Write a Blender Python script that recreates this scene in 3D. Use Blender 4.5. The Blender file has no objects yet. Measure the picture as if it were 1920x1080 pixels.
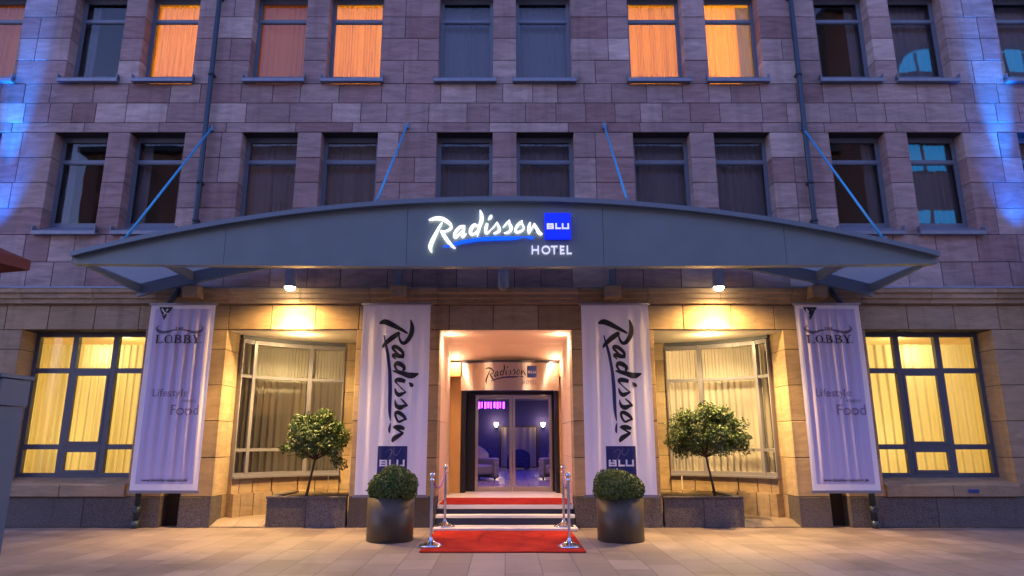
import bpy, math, random
from mathutils import Vector, Matrix
R = math.radians
PI = math.pi
sc = bpy.context.scene
col = sc.collection
random.seed(7)

# ------------------------------------------------------------------ camera
F = 1245.0
cam = bpy.data.cameras.new('camera')
cam.sensor_width = 36.0
cam.lens = F / 1920 * 36.0
cam.shift_x = 13 / 1920
cam.clip_end = 2000
camo = bpy.data.objects.new('camera', cam)
camo.location = (0, -11.9, 1.45)
camo.rotation_euler = (PI / 2 + math.atan(285 / F), 0, 0)
col.objects.link(camo)
sc.camera = camo

# ------------------------------------------------------------------ world: dusk sky
world = bpy.data.worlds.new('World')
sc.world = world
world.use_nodes = True
nt = world.node_tree
nt.nodes.clear()
sky = nt.nodes.new('ShaderNodeTexSky')
sky.sky_type = 'NISHITA'
sky.sun_disc = False
sky.sun_elevation = R(5.0)
sky.sun_rotation = R(20)
sky.ozone_density = 2.5
sky.air_density = 1.2
sky.dust_density = 0.3
mixn = nt.nodes.new('ShaderNodeMix'); mixn.data_type = 'RGBA'; mixn.blend_type = 'MULTIPLY'
mixn.inputs[0].default_value = 1.0
mixn.inputs[7].default_value = (2.7, 1.98, 3.2, 1)
bg = nt.nodes.new('ShaderNodeBackground')
bg.inputs[1].default_value = 0.15
wo = nt.nodes.new('ShaderNodeOutputWorld')
nt.links.new(sky.outputs[0], mixn.inputs[6])
nt.links.new(mixn.outputs[2], bg.inputs[0])
nt.links.new(bg.outputs[0], wo.inputs[0])

sc.view_settings.view_transform = 'Standard'
sc.view_settings.look = 'None'
sc.view_settings.exposure = 1.45
sc.view_settings.gamma = 1
SPOT_E = 290.0

# ------------------------------------------------------------------ helpers
def tag(o, label=None, cat=None, group=None, kind=None):
    if label: o['label'] = label
    if cat: o['category'] = cat
    if group: o['group'] = group
    if kind: o['kind'] = kind
    return o

def empty(name, loc=(0, 0, 0), rz=0):
    o = bpy.data.objects.new(name, None)
    o.location = loc
    o.rotation_euler = (0, 0, rz)
    o.empty_display_size = 0.1
    col.objects.link(o)
    return o

class MB:
    def __init__(s):
        s.v = []; s.f = []; s.t = []; s.sm = []
    def add(s, vs, fs, tint=None, smooth=False, M=None):
        n = len(s.v)
        if tint is None: tint = random.random()
        for p in vs:
            p = Vector(p)
            s.v.append(tuple(M @ p) if M else tuple(p))
        for f in fs:
            s.f.append([i + n for i in f]); s.t.append(tint); s.sm.append(smooth)
        return s
    def box(s, x0, x1, y0, y1, z0, z1, tint=None, M=None, bev=0.0):
        if bev:
            b = bev
            vs = []; fs = []
            # box with chamfered front (-y) edges
            vs = [(x0+b, y0, z0+b), (x1-b, y0, z0+b), (x1-b, y0, z1-b), (x0+b, y0, z1-b),
                  (x0, y0+b, z0), (x1, y0+b, z0), (x1, y0+b, z1), (x0, y0+b, z1),
                  (x0, y1, z0), (x1, y1, z0), (x1, y1, z1), (x0, y1, z1)]
            fs = [(0, 1, 2, 3), (4, 5, 1, 0), (5, 6, 2, 1), (6, 7, 3, 2), (7, 4, 0, 3),
                  (8, 9, 5, 4), (9, 10, 6, 5), (10, 11, 7, 6), (11, 8, 4, 7), (9, 8, 11, 10)]
            return s.add(vs, fs, tint, False, M)
        vs = [(x0, y0, z0), (x1, y0, z0), (x1, y1, z0), (x0, y1, z0), (x0, y0, z1), (x1, y0, z1), (x1, y1, z1), (x0, y1, z1)]
        return s.add(vs, [(0, 3, 2, 1), (4, 5, 6, 7), (0, 1, 5, 4), (1, 2, 6, 5), (2, 3, 7, 6), (3, 0, 4, 7)], tint, False, M)
    def tube(s, pts, r, n=10, closed_ends=True, smooth=True):
        pts = [Vector(p) for p in pts]
        rs = r if isinstance(r, (list, tuple)) else [r] * len(pts)
        vs = []; fs = []
        for i, p in enumerate(pts):
            d = (pts[min(i+1, len(pts)-1)] - pts[max(i-1, 0)]).normalized()
            a = d.orthogonal().normalized() if i == 0 else (a - d * a.dot(d)).normalized()
            b = d.cross(a)
            for k in range(n):
                t = 2 * PI * k / n
                vs.append(tuple(p + (a * math.cos(t) + b * math.sin(t)) * rs[i]))
        for i in range(len(pts) - 1):
            for k in range(n):
                k2 = (k + 1) % n
                fs.append((i*n+k, i*n+k2, (i+1)*n+k2, (i+1)*n+k))
        s.add(vs, fs, None, smooth)
        if closed_ends:
            m = len(s.v) - len(vs)
            s.f.append([m + k for k in range(n)][::-1]); s.t.append(.5); s.sm.append(False)
            s.f.append([m + (len(pts)-1)*n + k for k in range(n)]); s.t.append(.5); s.sm.append(False)
        return s
    def lathe(s, prof, c=(0, 0, 0), n=32, smooth=True):
        vs = []; fs = []
        for r, z in prof:
            for k in range(n):
                t = 2 * PI * k / n
                vs.append((c[0] + r*math.cos(t), c[1] + r*math.sin(t), c[2] + z))
        for i in range(len(prof) - 1):
            for k in range(n):
                k2 = (k + 1) % n
                fs.append((i*n+k, i*n+k2, (i+1)*n+k2, (i+1)*n+k))
        return s.add(vs, fs, None, smooth)
    def build(s, name, mat, parent=None, sharp=None):
        me = bpy.data.meshes.new(name)
        me.from_pydata(s.v, [], s.f)
        me.materials.append(mat)
        me.polygons.foreach_set('use_smooth', s.sm)
        at = me.attributes.new('tint', 'FLOAT', 'FACE')
        at.data.foreach_set('value', s.t)
        me.update()
        o = bpy.data.objects.new(name, me)
        if parent: o.parent = parent
        col.objects.link(o)
        return o

def copy_tree(o, parent=None):
    c = o.copy(); col.objects.link(c); c.parent = parent
    for ch in list(o.children): copy_tree(ch, c)
    return c

# ------------------------------------------------------------------ materials
def newmat(name):
    m = bpy.data.materials.new(name); m.use_nodes = True
    n = m.node_tree; b = n.nodes['Principled BSDF']
    return m, n, b
def N(n, t, **kw):
    x = n.nodes.new(t)
    for k, v in kw.items(): setattr(x, k, v)
    return x
def simple(name, c, rough=.5, metal=0., bump=0, scale=40., var=.0, spec=None):
    m, n, b = newmat(name)
    b.inputs['Base Color'].default_value = (*c, 1)
    b.inputs['Roughness'].default_value = rough
    b.inputs['Metallic'].default_value = metal
    if spec is not None: b.inputs['Specular IOR Level'].default_value = spec
    tc = N(n, 'ShaderNodeTexCoord')
    no = N(n, 'ShaderNodeTexNoise'); no.inputs['Scale'].default_value = scale; no.inputs['Detail'].default_value = 4
    n.links.new(tc.outputs['Object'], no.inputs['Vector'])
    if var:
        mr = N(n, 'ShaderNodeMix'); mr.data_type = 'RGBA'
        n.links.new(no.outputs[0], mr.inputs[0])
        mr.inputs[6].default_value = (*[x*(1-var) for x in c], 1); mr.inputs[7].default_value = (*[min(1, x*(1+var)) for x in c], 1)
        n.links.new(mr.outputs[2], b.inputs['Base Color'])
    if bump:
        bp = N(n, 'ShaderNodeBump'); bp.inputs['Strength'].default_value = bump; bp.inputs['Distance'].default_value = .01
        n.links.new(no.outputs[0], bp.inputs['Height']); n.links.new(bp.outputs[0], b.inputs['Normal'])
    return m

def stone_mat(name, cols, speck=0., vein=.32, rough=.8, bumpd=.006):
    m, n, b = newmat(name)
    b.inputs['Roughness'].default_value = rough
    b.inputs['Specular IOR Level'].default_value = .25
    at = N(n, 'ShaderNodeAttribute'); at.attribute_name = 'tint'
    geo = N(n, 'ShaderNodeTexCoord')
    mul = N(n, 'ShaderNodeMath', operation='MULTIPLY'); mul.inputs[1].default_value = 37.
    n.links.new(at.outputs['Fac'], mul.inputs[0])
    cx = N(n, 'ShaderNodeCombineXYZ')
    n.links.new(mul.outputs[0], cx.inputs[0]); n.links.new(mul.outputs[0], cx.inputs[2])
    ad = N(n, 'ShaderNodeVectorMath', operation='ADD')
    n.links.new(geo.outputs['Object'], ad.inputs[0]); n.links.new(cx.outputs[0], ad.inputs[1])
    sc_ = N(n, 'ShaderNodeMapping'); sc_.inputs['Scale'].default_value = (1.6, 1.6, 7.)
    n.links.new(ad.outputs[0], sc_.inputs[0])
    rot = N(n, 'ShaderNodeMapping'); rot.inputs['Rotation'].default_value = (0, .12, 0)
    n.links.new(sc_.outputs[0], rot.inputs[0])
    v1 = N(n, 'ShaderNodeTexNoise'); v1.inputs['Scale'].default_value = 1.3; v1.inputs['Detail'].default_value = 8; v1.inputs['Roughness'].default_value = .62; v1.inputs['Distortion'].default_value = .6
    n.links.new(rot.outputs[0], v1.inputs['Vector'])
    f1 = N(n, 'ShaderNodeTexNoise'); f1.inputs['Scale'].default_value = 60; f1.inputs['Detail'].default_value = 3
    n.links.new(ad.outputs[0], f1.inputs['Vector'])
    big = N(n, 'ShaderNodeTexNoise'); big.inputs['Scale'].default_value = .55; big.inputs['Detail'].default_value = 4
    n.links.new(geo.outputs['Object'], big.inputs['Vector'])
    rp = N(n, 'ShaderNodeValToRGB'); rp.color_ramp.interpolation = 'LINEAR'
    e = rp.color_ramp.elements
    e[0].position = 0; e[0].color = (*cols[0], 1); e[1].position = 1; e[1].color = (*cols[-1], 1)
    for i, c in enumerate(cols[1:-1]):
        x = e.new((i + 1) / (len(cols) - 1)); x.color = (*c, 1)
    n.links.new(at.outputs['Fac'], rp.inputs[0])
    # veins
    vr = N(n, 'ShaderNodeMapRange'); vr.inputs[1].default_value = .3; vr.inputs[2].default_value = .7
    vr.inputs[3].default_value = 1 - vein; vr.inputs[4].default_value = 1 + vein * .55
    n.links.new(v1.outputs[0], vr.inputs[0])
    sr = N(n, 'ShaderNodeMapRange'); sr.inputs[1].default_value = .35; sr.inputs[2].default_value = .65
    sr.inputs[3].default_value = 1 - .12 - speck; sr.inputs[4].default_value = 1 + .1 + speck
    n.links.new(f1.outputs[0], sr.inputs[0])
    br = N(n, 'ShaderNodeMapRange'); br.inputs[1].default_value = .3; br.inputs[2].default_value = .7
    br.inputs[3].default_value = .84; br.inputs[4].default_value = 1.1
    n.links.new(big.outputs[0], br.inputs[0])
    a = N(n, 'ShaderNodeMath', operation='MULTIPLY'); n.links.new(vr.outputs[0], a.inputs[0]); n.links.new(sr.outputs[0], a.inputs[1])
    a2 = N(n, 'ShaderNodeMath', operation='MULTIPLY'); n.links.new(a.outputs[0], a2.inputs[0]); n.links.new(br.outputs[0], a2.inputs[1])
    smp = N(n, 'ShaderNodeMapping'); smp.inputs['Scale'].default_value = (4.5, 4.5, .35)
    n.links.new(geo.outputs['Object'], smp.inputs[0])
    st = N(n, 'ShaderNodeTexNoise'); st.inputs['Scale'].default_value = 1.; st.inputs['Detail'].default_value = 6
    n.links.new(smp.outputs[0], st.inputs['Vector'])
    stm = N(n, 'ShaderNodeMapRange'); stm.inputs[1].default_value = .52; stm.inputs[2].default_value = .72; stm.inputs[3].default_value = 1.; stm.inputs[4].default_value = .78
    n.links.new(st.outputs[0], stm.inputs[0])
    a3 = N(n, 'ShaderNodeMath', operation='MULTIPLY'); n.links.new(a2.outputs[0], a3.inputs[0]); n.links.new(stm.outputs[0], a3.inputs[1])
    vm = N(n, 'ShaderNodeVectorMath', operation='SCALE')
    n.links.new(rp.outputs[0], vm.inputs[0]); n.links.new(a3.outputs[0], vm.inputs['Scale'])
    n.links.new(vm.outputs[0], b.inputs['Base Color'])
    bp = N(n, 'ShaderNodeBump'); bp.inputs['Strength'].default_value = .5; bp.inputs['Distance'].default_value = bumpd
    n.links.new(v1.outputs[0], bp.inputs['Height'])
    bp2 = N(n, 'ShaderNodeBump'); bp2.inputs['Strength'].default_value = .25; bp2.inputs['Distance'].default_value = .003
    n.links.new(f1.outputs[0], bp2.inputs['Height']); n.links.new(bp.outputs[0], bp2.inputs['Normal'])
    n.links.new(bp2.outputs[0], b.inputs['Normal'])
    return m

def emis(name, c, s):
    m, n, b = newmat(name)
    b.inputs['Base Color'].default_value = (*[min(1, x) for x in c], 1)
    b.inputs['Emission Color'].default_value = (*c, 1)
    b.inputs['Emission Strength'].default_value = s
    return m

def glass_mat(name, tint=(.9, .93, .95), refl=1.0, ior=1.5):
    m = bpy.data.materials.new(name); m.use_nodes = True; n = m.node_tree; n.nodes.clear()
    o = N(n, 'ShaderNodeOutputMaterial')
    tr = N(n, 'ShaderNodeBsdfTransparent'); tr.inputs[0].default_value = (*tint, 1)
    gl = N(n, 'ShaderNodeBsdfGlossy'); gl.inputs['Roughness'].default_value = .01
    fr = N(n, 'ShaderNodeFresnel'); fr.inputs[0].default_value = ior
    tc = N(n, 'ShaderNodeTexCoord')
    no = N(n, 'ShaderNodeTexNoise'); no.inputs['Scale'].default_value = 1.2
    bp = N(n, 'ShaderNodeBump'); bp.inputs['Strength'].default_value = .05; bp.inputs['Distance'].default_value = .02
    n.links.new(tc.outputs['Object'], no.inputs['Vector']); n.links.new(no.outputs[0], bp.inputs['Height']); n.links.new(bp.outputs[0], gl.inputs['Normal'])
    mu = N(n, 'ShaderNodeMath', operation='MULTIPLY'); mu.inputs[1].default_value = refl; mu.use_clamp = True
    mx = N(n, 'ShaderNodeMixShader')
    n.links.new(fr.outputs[0], mu.inputs[0]); n.links.new(mu.outputs[0], mx.inputs[0])
    n.links.new(tr.outputs[0], mx.inputs[1]); n.links.new(gl.outputs[0], mx.inputs[2]); n.links.new(mx.outputs[0], o.inputs[0])
    return m

def cloth_mat(name, c, trans=.5, sheer=0.):
    m = bpy.data.materials.new(name); m.use_nodes = True; n = m.node_tree; n.nodes.clear()
    o = N(n, 'ShaderNodeOutputMaterial')
    d = N(n, 'ShaderNodeBsdfDiffuse'); d.inputs[0].default_value = (*c, 1)
    t = N(n, 'ShaderNodeBsdfTranslucent'); t.inputs[0].default_value = (*c, 1)
    mx = N(n, 'ShaderNodeMixShader'); mx.inputs[0].default_value = trans
    tc = N(n, 'ShaderNodeTexCoord')
    no = N(n, 'ShaderNodeTexNoise'); no.inputs['Scale'].default_value = 9; no.inputs['Detail'].default_value = 3
    mp = N(n, 'ShaderNodeMapping'); mp.inputs['Scale'].default_value = (3, 3, .3)
    n.links.new(tc.outputs['Object'], mp.inputs[0]); n.links.new(mp.outputs[0], no.inputs[0])
    bp = N(n, 'ShaderNodeBump'); bp.inputs['Strength'].default_value = .3; bp.inputs['Distance'].default_value = .02
    n.links.new(no.outputs[0], bp.inputs['Height']); n.links.new(bp.outputs[0], d.inputs['Normal'])
    if sheer:
        lw = N(n, 'ShaderNodeLayerWeight'); lw.inputs[0].default_value = .5
        mr = N(n, 'ShaderNodeMapRange'); mr.inputs[1].default_value = 0; mr.inputs[2].default_value = .75; mr.inputs[3].default_value = 1.15; mr.inputs[4].default_value = 1.15 - sheer
        n.links.new(lw.outputs['Facing'], mr.inputs[0])
        vm = N(n, 'ShaderNodeVectorMath', operation='SCALE'); vm.inputs[0].default_value = c
        n.links.new(mr.outputs[0], vm.inputs['Scale']); n.links.new(vm.outputs[0], t.inputs[0])
    n.links.new(d.outputs[0], mx.inputs[1]); n.links.new(t.outputs[0], mx.inputs[2]); n.links.new(mx.outputs[0], o.inputs[0])
    return m

def leaf_mat(name, c1, c2, c3, trans=.25):
    m, n, b = newmat(name)
    at = N(n, 'ShaderNodeAttribute'); at.attribute_name = 'tint'
    rp = N(n, 'ShaderNodeValToRGB'); e = rp.color_ramp.elements
    e[0].color = (*c1, 1); e[1].color = (*c3, 1); x = e.new(.6); x.color = (*c2, 1)
    n.links.new(at.outputs['Fac'], rp.inputs[0]); n.links.new(rp.outputs[0], b.inputs['Base Color'])
    b.inputs['Roughness'].default_value = .45
    b.inputs['Specular IOR Level'].default_value = .4
    return m

M = {}
M['stone'] = stone_mat('sandstone', [(.27, .17, .165), (.36, .245, .235), (.31, .225, .215), (.44, .335, .31), (.34, .25, .24), (.56, .45, .41)])
M['lowstone'] = stone_mat('limestone', [(.31, .215, .125), (.40, .285, .175), (.34, .25, .165), (.46, .34, .215)], vein=.25)
M['mortar'] = simple('mortar', (.035, .027, .027), .95)
M['granite'] = stone_mat('granite', [(.085, .072, .075), (.11, .095, .095), (.135, .115, .115)], speck=.35, vein=.12, rough=.55)
M['frame'] = simple('window_frame_paint', (.13, .16, .21), .4, 0, .05)
M['lobbyframe'] = simple('lobby_frame_paint', (.085, .095, .125), .42)
M['bayframe'] = simple('bay_frame_aluminium', (.24, .235, .29), .32, .3)
M['sillmetal'] = simple('sill_sheet_metal', (.19, .22, .28), .45, .3, .1, 8, .25)
M['glass'] = glass_mat('window_glass', refl=1.15)
M['glassclear'] = glass_mat('door_glass', (.95, .96, .97), refl=.8)
M['canopyglass'] = cloth_mat('canopy_frosted_glass', (.30, .34, .37), .7)
M['canopy'] = simple('canopy_panel', (.15, .20, .215), .42, .2, .05, 2.2, .16)
M['canopycap'] = simple('canopy_capping', (.14, .19, .24), .4, .3)
M['steel'] = simple('painted_steel', (.16, .22, .30), .4, .2)
M['rod'] = simple('tie_rod_blue_steel', (.05, .38, .68), .35, .2)
M['pipe'] = simple('downpipe_paint', (.035, .055, .08), .4, .3)
M['chrome'] = simple('chrome', (.75, .75, .76), .12, 1.)
M['brushed'] = simple('brushed_steel', (.62, .55, .5), .28, 1., .1, 200)
M['blackframe'] = simple('dark_door_frame', (.03, .032, .045), .3, .4)
M['rubber'] = simple('black_rubber', (.02, .02, .02), .7)
M['plaster'] = simple('white_plaster', (.72, .66, .58), .8, 0, .05)
M['salmon'] = simple('salmon_plaster', (.80, .62, .50), .75, 0, .05, 3, .05)
M['ochre'] = simple('ochre_stone_panel', (.62, .38, .14), .55, 0, .05, 3, .15)
M['dark'] = simple('dark_interior', (.035, .033, .04), .9)
M['room'] = simple('warm_room_wall', (.55, .42, .25), .9)
M['curtain'] = cloth_mat('sheer_curtain', (.80, .76, .56), .55, .6)
M['curtainlit'] = cloth_mat('lamplit_curtain', (.82, .56, .26), .6, .6)  # lit copy of the upper curtains: lamp glow put into the cloth colour
M['curtaindark'] = cloth_mat('dim_curtain', (.34, .36, .42), .25)
M['curtainbay'] = cloth_mat('beige_curtain', (.48, .45, .41), .4, .8)
M['banner'] = cloth_mat('banner_cloth', (.90, .86, .95), .18)
M['bannerpanel'] = cloth_mat('banner_inner_print', (.56, .52, .78), .2)
M['ink'] = simple('black_ink', (.008, .008, .012), .6)
M['inkgrey'] = simple('grey_ink', (.10, .09, .16), .7)
M['inkfaint'] = simple('faint_ink', (.20, .16, .30), .7)
M['inkblue'] = simple('blue_ink', (.012, .016, .12), .6)
M['inkwhite'] = simple('white_ink', (.75, .72, .85), .6)
M['litwhite'] = emis('lit_white_acrylic', (1, .99, .95), .42)
M['litwhite2'] = emis('lit_pale_acrylic', (.78, .76, .9), .26)
M['litblue'] = emis('lit_blue_acrylic', (.0, .02, 1.), .3)
M['litblue2'] = emis('lit_bright_blue_acrylic', (.0, .12, 1.), .3)
M['bulb'] = emis('lamp_glow', (1, .80, .5), 30)
M['downl'] = emis('downlight_glow', (1, .88, .68), 9)
M['leafbox'] = leaf_mat('boxwood_leaves', (.03, .06, .012), (.075, .14, .022), (.17, .23, .04))
M['leaftree'] = leaf_mat('holly_leaves', (.02, .05, .015), (.06, .11, .03), (.40, .38, .16))
M['bark'] = simple('bark', (.06, .045, .03), .9, 0, .5, 30)
M['soil'] = simple('soil', (.09, .06, .035), .95, 0, .8, 30, .4)
M['pot'] = simple('bronze_pot_metal', (.075, .058, .038), .42, .35, .02, 5, .15)
M['purple'] = simple('purple_rope_velvet', (.28, .13, .34), .8)
M['pylon'] = simple('pylon_blue_paint', (.085, .125, .17), .45, .2)
M['parasol'] = cloth_mat('rust_parasol_cloth', (.22, .075, .055), .2)
M['whitepaint'] = simple('white_step_nosing', (.82, .76, .70), .6)
M['navy'] = simple('navy_riser', (.015, .02, .05), .5)

def carpet_mat():
    m, n, b = newmat('red_carpet')
    b.inputs['Roughness'].default_value = .95
    b.inputs['Specular IOR Level'].default_value = .1
    tc = N(n, 'ShaderNodeTexCoord')
    no = N(n, 'ShaderNodeTexNoise'); no.inputs['Scale'].default_value = 180
    n2 = N(n, 'ShaderNodeTexNoise'); n2.inputs['Scale'].default_value = 2.5; n2.inputs['Detail'].default_value = 5
    n.links.new(tc.outputs['Object'], no.inputs[0]); n.links.new(tc.outputs['Object'], n2.inputs[0])
    rp = N(n, 'ShaderNodeValToRGB'); e = rp.color_ramp.elements
    e[0].position = .3; e[0].color = (.34, .018, .010, 1); e[1].position = .75; e[1].color = (.52, .036, .020, 1)
    n.links.new(n2.outputs[0], rp.inputs[0])
    # worn arc scuff left by a bike or pram wheel
    vd = N(n, 'ShaderNodeVectorMath', operation='DISTANCE'); vd.inputs[1].default_value = (.12, -1.05, 0)
    n.links.new(tc.outputs['Object'], vd.inputs[0])
    s1 = N(n, 'ShaderNodeMath', operation='SUBTRACT'); s1.inputs[1].default_value = .47; n.links.new(vd.outputs['Value'], s1.inputs[0])
    s2 = N(n, 'ShaderNodeMath', operation='ABSOLUTE'); n.links.new(s1.outputs[0], s2.inputs[0])
    mr = N(n, 'ShaderNodeMapRange'); mr.inputs[1].default_value = .01; mr.inputs[2].default_value = .05; mr.inputs[3].default_value = .72; mr.inputs[4].default_value = 1
    n.links.new(s2.outputs[0], mr.inputs[0])
    vm = N(n, 'ShaderNodeVectorMath', operation='SCALE'); n.links.new(rp.outputs[0], vm.inputs[0]); n.links.new(mr.outputs[0], vm.inputs['Scale'])
    n.links.new(vm.outputs[0], b.inputs['Base Color'])
    bp = N(n, 'ShaderNodeBump'); bp.inputs['Strength'].default_value = .6; bp.inputs['Distance'].default_value = .004
    n.links.new(no.outputs[0], bp.inputs['Height']); n.links.new(bp.outputs[0], b.inputs['Normal'])
    return m
M['carpet'] = carpet_mat()

def paver_mat():
    m, n, b = newmat('paving_slabs')
    tc = N(n, 'ShaderNodeTexCoord')
    sp = N(n, 'ShaderNodeSeparateXYZ'); n.links.new(tc.outputs['Object'], sp.inputs[0])
    cb = N(n, 'ShaderNodeCombineXYZ'); n.links.new(sp.outputs[1], cb.inputs[0]); n.links.new(sp.outputs[0], cb.inputs[1])
    bk = N(n, 'ShaderNodeTexBrick'); bk.offset = .38; bk.offset_frequency = 2; bk.squash = .8; bk.squash_frequency = 3
    bk.inputs['Scale'].default_value = 1.; bk.inputs['Mortar Size'].default_value = .007; bk.inputs['Mortar Smooth'].default_value = .3
    bk.inputs['Brick Width'].default_value = .78; bk.inputs['Row Height'].default_value = .42; bk.inputs['Bias'].default_value = 0
    bk.inputs['Color1'].default_value = (.225, .17, .14, 1); bk.inputs['Color2'].default_value = (.33, .255, .21, 1); bk.inputs['Mortar'].default_value = (.13, .105, .09, 1)
    n.links.new(cb.outputs[0], bk.inputs[0])
    no = N(n, 'ShaderNodeTexNoise'); no.inputs['Scale'].default_value = 1.7; no.inputs['Detail'].default_value = 8; no.inputs['Roughness'].default_value = .65
    n.links.new(tc.outputs['Object'], no.inputs[0])
    mr = N(n, 'ShaderNodeMapRange'); mr.inputs[1].default_value = .3; mr.inputs[2].default_value = .7; mr.inputs[3].default_value = .78; mr.inputs[4].default_value = 1.12
    n.links.new(no.outputs[0], mr.inputs[0])
    # trodden chewing gum, drips and darker stains
    vo = N(n, 'ShaderNodeTexVoronoi'); vo.inputs['Scale'].default_value = 2.6; n.links.new(tc.outputs['Object'], vo.inputs['Vector'])
    gm = N(n, 'ShaderNodeMapRange'); gm.inputs[1].default_value = .035; gm.inputs[2].default_value = .055; gm.inputs[3].default_value = .62; gm.inputs[4].default_value = 1
    n.links.new(vo.outputs['Distance'], gm.inputs[0])
    n3 = N(n, 'ShaderNodeTexNoise'); n3.inputs['Scale'].default_value = .6; n3.inputs['Detail'].default_value = 7; n3.inputs['Distortion'].default_value = 1.
    n.links.new(tc.outputs['Object'], n3.inputs[0])
    g3 = N(n, 'ShaderNodeMapRange'); g3.inputs[1].default_value = .52; g3.inputs[2].default_value = .68; g3.inputs[3].default_value = 1; g3.inputs[4].default_value = .72
    n.links.new(n3.outputs[0], g3.inputs[0])
    p1 = N(n, 'ShaderNodeMath', operation='MULTIPLY'); n.links.new(gm.outputs[0], p1.inputs[0]); n.links.new(g3.outputs[0], p1.inputs[1])
    p2 = N(n, 'ShaderNodeMath', operation='MULTIPLY'); n.links.new(p1.outputs[0], p2.inputs[0]); n.links.new(mr.outputs[0], p2.inputs[1])
    vm = N(n, 'ShaderNodeVectorMath', operation='SCALE'); n.links.new(bk.outputs[0], vm.inputs[0]); n.links.new(p2.outputs[0], vm.inputs['Scale'])
    n.links.new(vm.outputs[0], b.inputs['Base Color'])
    rr = N(n, 'ShaderNodeMapRange'); rr.inputs[3].default_value = .42; rr.inputs[4].default_value = .7; n.links.new(no.outputs[0], rr.inputs[0]); n.links.new(rr.outputs[0], b.inputs['Roughness'])
    f1 = N(n, 'ShaderNodeTexNoise'); f1.inputs['Scale'].default_value = 90
    n.links.new(tc.outputs['Object'], f1.inputs[0])
    bp = N(n, 'ShaderNodeBump'); bp.inputs['Strength'].default_value = .5; bp.inputs['Distance'].default_value = .004; bp.invert = True
    n.links.new(bk.outputs[1], bp.inputs['Height'])
    bp2 = N(n, 'ShaderNodeBump'); bp2.inputs['Strength'].default_value = .25; bp2.inputs['Distance'].default_value = .003
    n.links.new(f1.outputs[0], bp2.inputs['Height']); n.links.new(bp.outputs[0], bp2.inputs['Normal'])
    n.links.new(bp2.outputs[0], b.inputs['Normal'])
    return m
M['pavers'] = paver_mat()

def lamp(kind, name, loc, energy, color, parent=None, rot=(0, 0, 0), **kw):
    l = bpy.data.lights.new(name, kind); l.energy = energy; l.color = color
    for k, v in kw.items(): setattr(l, k, v)
    o = bpy.data.objects.new(name, l); o.location = loc; o.rotation_euler = rot
    if parent: o.parent = parent
    col.objects.link(o)
    return o

# ------------------------------------------------------------------ ground
tag(MB().add([(-300, -300, 0), (300, -300, 0), (300, 300, 0), (-300, 300, 0)], [(0, 1, 2, 3)]).build('pavement', M['pavers']), kind='structure')

# ------------------------------------------------------------------ the hotel
hotel = tag(empty('hotel_building', (0, 0, 0)), 'sandstone hotel front with rows of windows and two bow windows beside a lit entrance', 'building')
XW = 14.0
ROWX = [(-10.82, -9.77), (-8.74, -7.70), (-7.28, -6.21), (-5.10, -4.02), (-3.565, -2.467), (-1.33, -0.24), (.22, 1.333), (2.48, 3.59), (4.05, 5.14), (6.28, 7.375), (7.80, 8.88), (9.94, 11.02)]
Z2 = (5.20, 7.278); Z1 = (8.319, 10.41)
BIG = [(-8.75, -6.50), (6.52, 8.82)]
BAY = [(-5.03, -2.68), (2.68, 5.03)]
ENT = (-1.185, 1.20)
openings = [(a, b, *Z2) for a, b in ROWX] + [(a, b, *Z1) for a, b in ROWX] \
    + [(a, b, .50, 3.40) for a, b in BIG] + [(a, b, -.1, 3.40) for a, b in BAY] + [(ENT[0], ENT[1], -.1, 3.40)]
slots = [(-5.90, -5.57, -.1, 3.40), (5.57, 5.90, -.1, 3.40)]

def course(mbs, mortar, z0, z1, wmin, wmax, depth=.45, y=0., ops=openings + slots, x0=-XW, x1=XW, jit=.003, gap=.011):
    iv = [(x0, x1)]
    zc = (z0 + z1) / 2
    for a, b, c, d in ops:
        if c < zc < d:
            nv = []
            for p, q in iv:
                if b <= p or a >= q: nv.append((p, q)); continue
                if a > p: nv.append((p, a))
                if b < q: nv.append((b, q))
            iv = nv
    for p, q in iv:
        mortar.box(p + .007, q - .007, y + .011, y + depth - .01, z0, z1, .5)
        L = q - p
        n = max(1, round(L / random.uniform((wmin + wmax) / 2 * .92, (wmin + wmax) / 2 * 1.08)))
        ws = [random.uniform(wmin, wmax) for _ in range(n)]
        if n == 2 and L < 1.3: ws = random.choice([[.36, .64], [.64, .36], [.4, .6]])
        s = L / sum(ws); x = p
        for w in ws:
            xa = x + (gap / 2 if x > p + 1e-6 else 0); x += w * s
            xb = x - (gap / 2 if x < q - 1e-6 else 0)
            mbs.box(xa, xb, y + random.uniform(-jit, jit), y + depth, z0 + gap / 2, z1 - gap / 2, None, bev=.005)

up, mo = MB(), MB()
ZS = [4.17, 4.67, 5.20, 5.726, 6.241, 6.755, 7.278, 7.481, 7.902, 8.319, 8.835, 9.329, 9.814, 10.41, 10.61, 11.04, 11.46, 11.98, 12.5]
for a, b in zip(ZS, ZS[1:]):
    if b - a < .25: course(up, mo, a, b, 1.1, 1.6)
    else: course(up, mo, a, b, .44, .88)
up.build('upper_wall', M['stone'], hotel)
lo = MB()
ZL = [.50, 1.152, 1.779, 2.403, 3.041, 3.40]
for a, b in zip(ZL, ZL[1:]): course(lo, mo, a, b, .5, .95)
course(lo, mo, 3.40, 3.855, .78, .92)
course(lo, mo, 3.855, 4.17, 1., 1.4)
lo.build('lower_wall', M['lowstone'], hotel)
eds_ = [-XW, -5.90, None, -5.57, -5.03, None, -2.68, ENT[0], None, ENT[1], 2.68, None, 5.03, 5.57, None, 5.90, XW]
for a, b in zip(eds_, eds_[1:]):
    if a is None or b is None: continue
    pl = MB(); course(pl, mo, 0, .50, 1.1, 1.9, y=-.02, ops=[], x0=a, x1=b); pl.build('granite_plinth', M['granite'], hotel)
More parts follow.
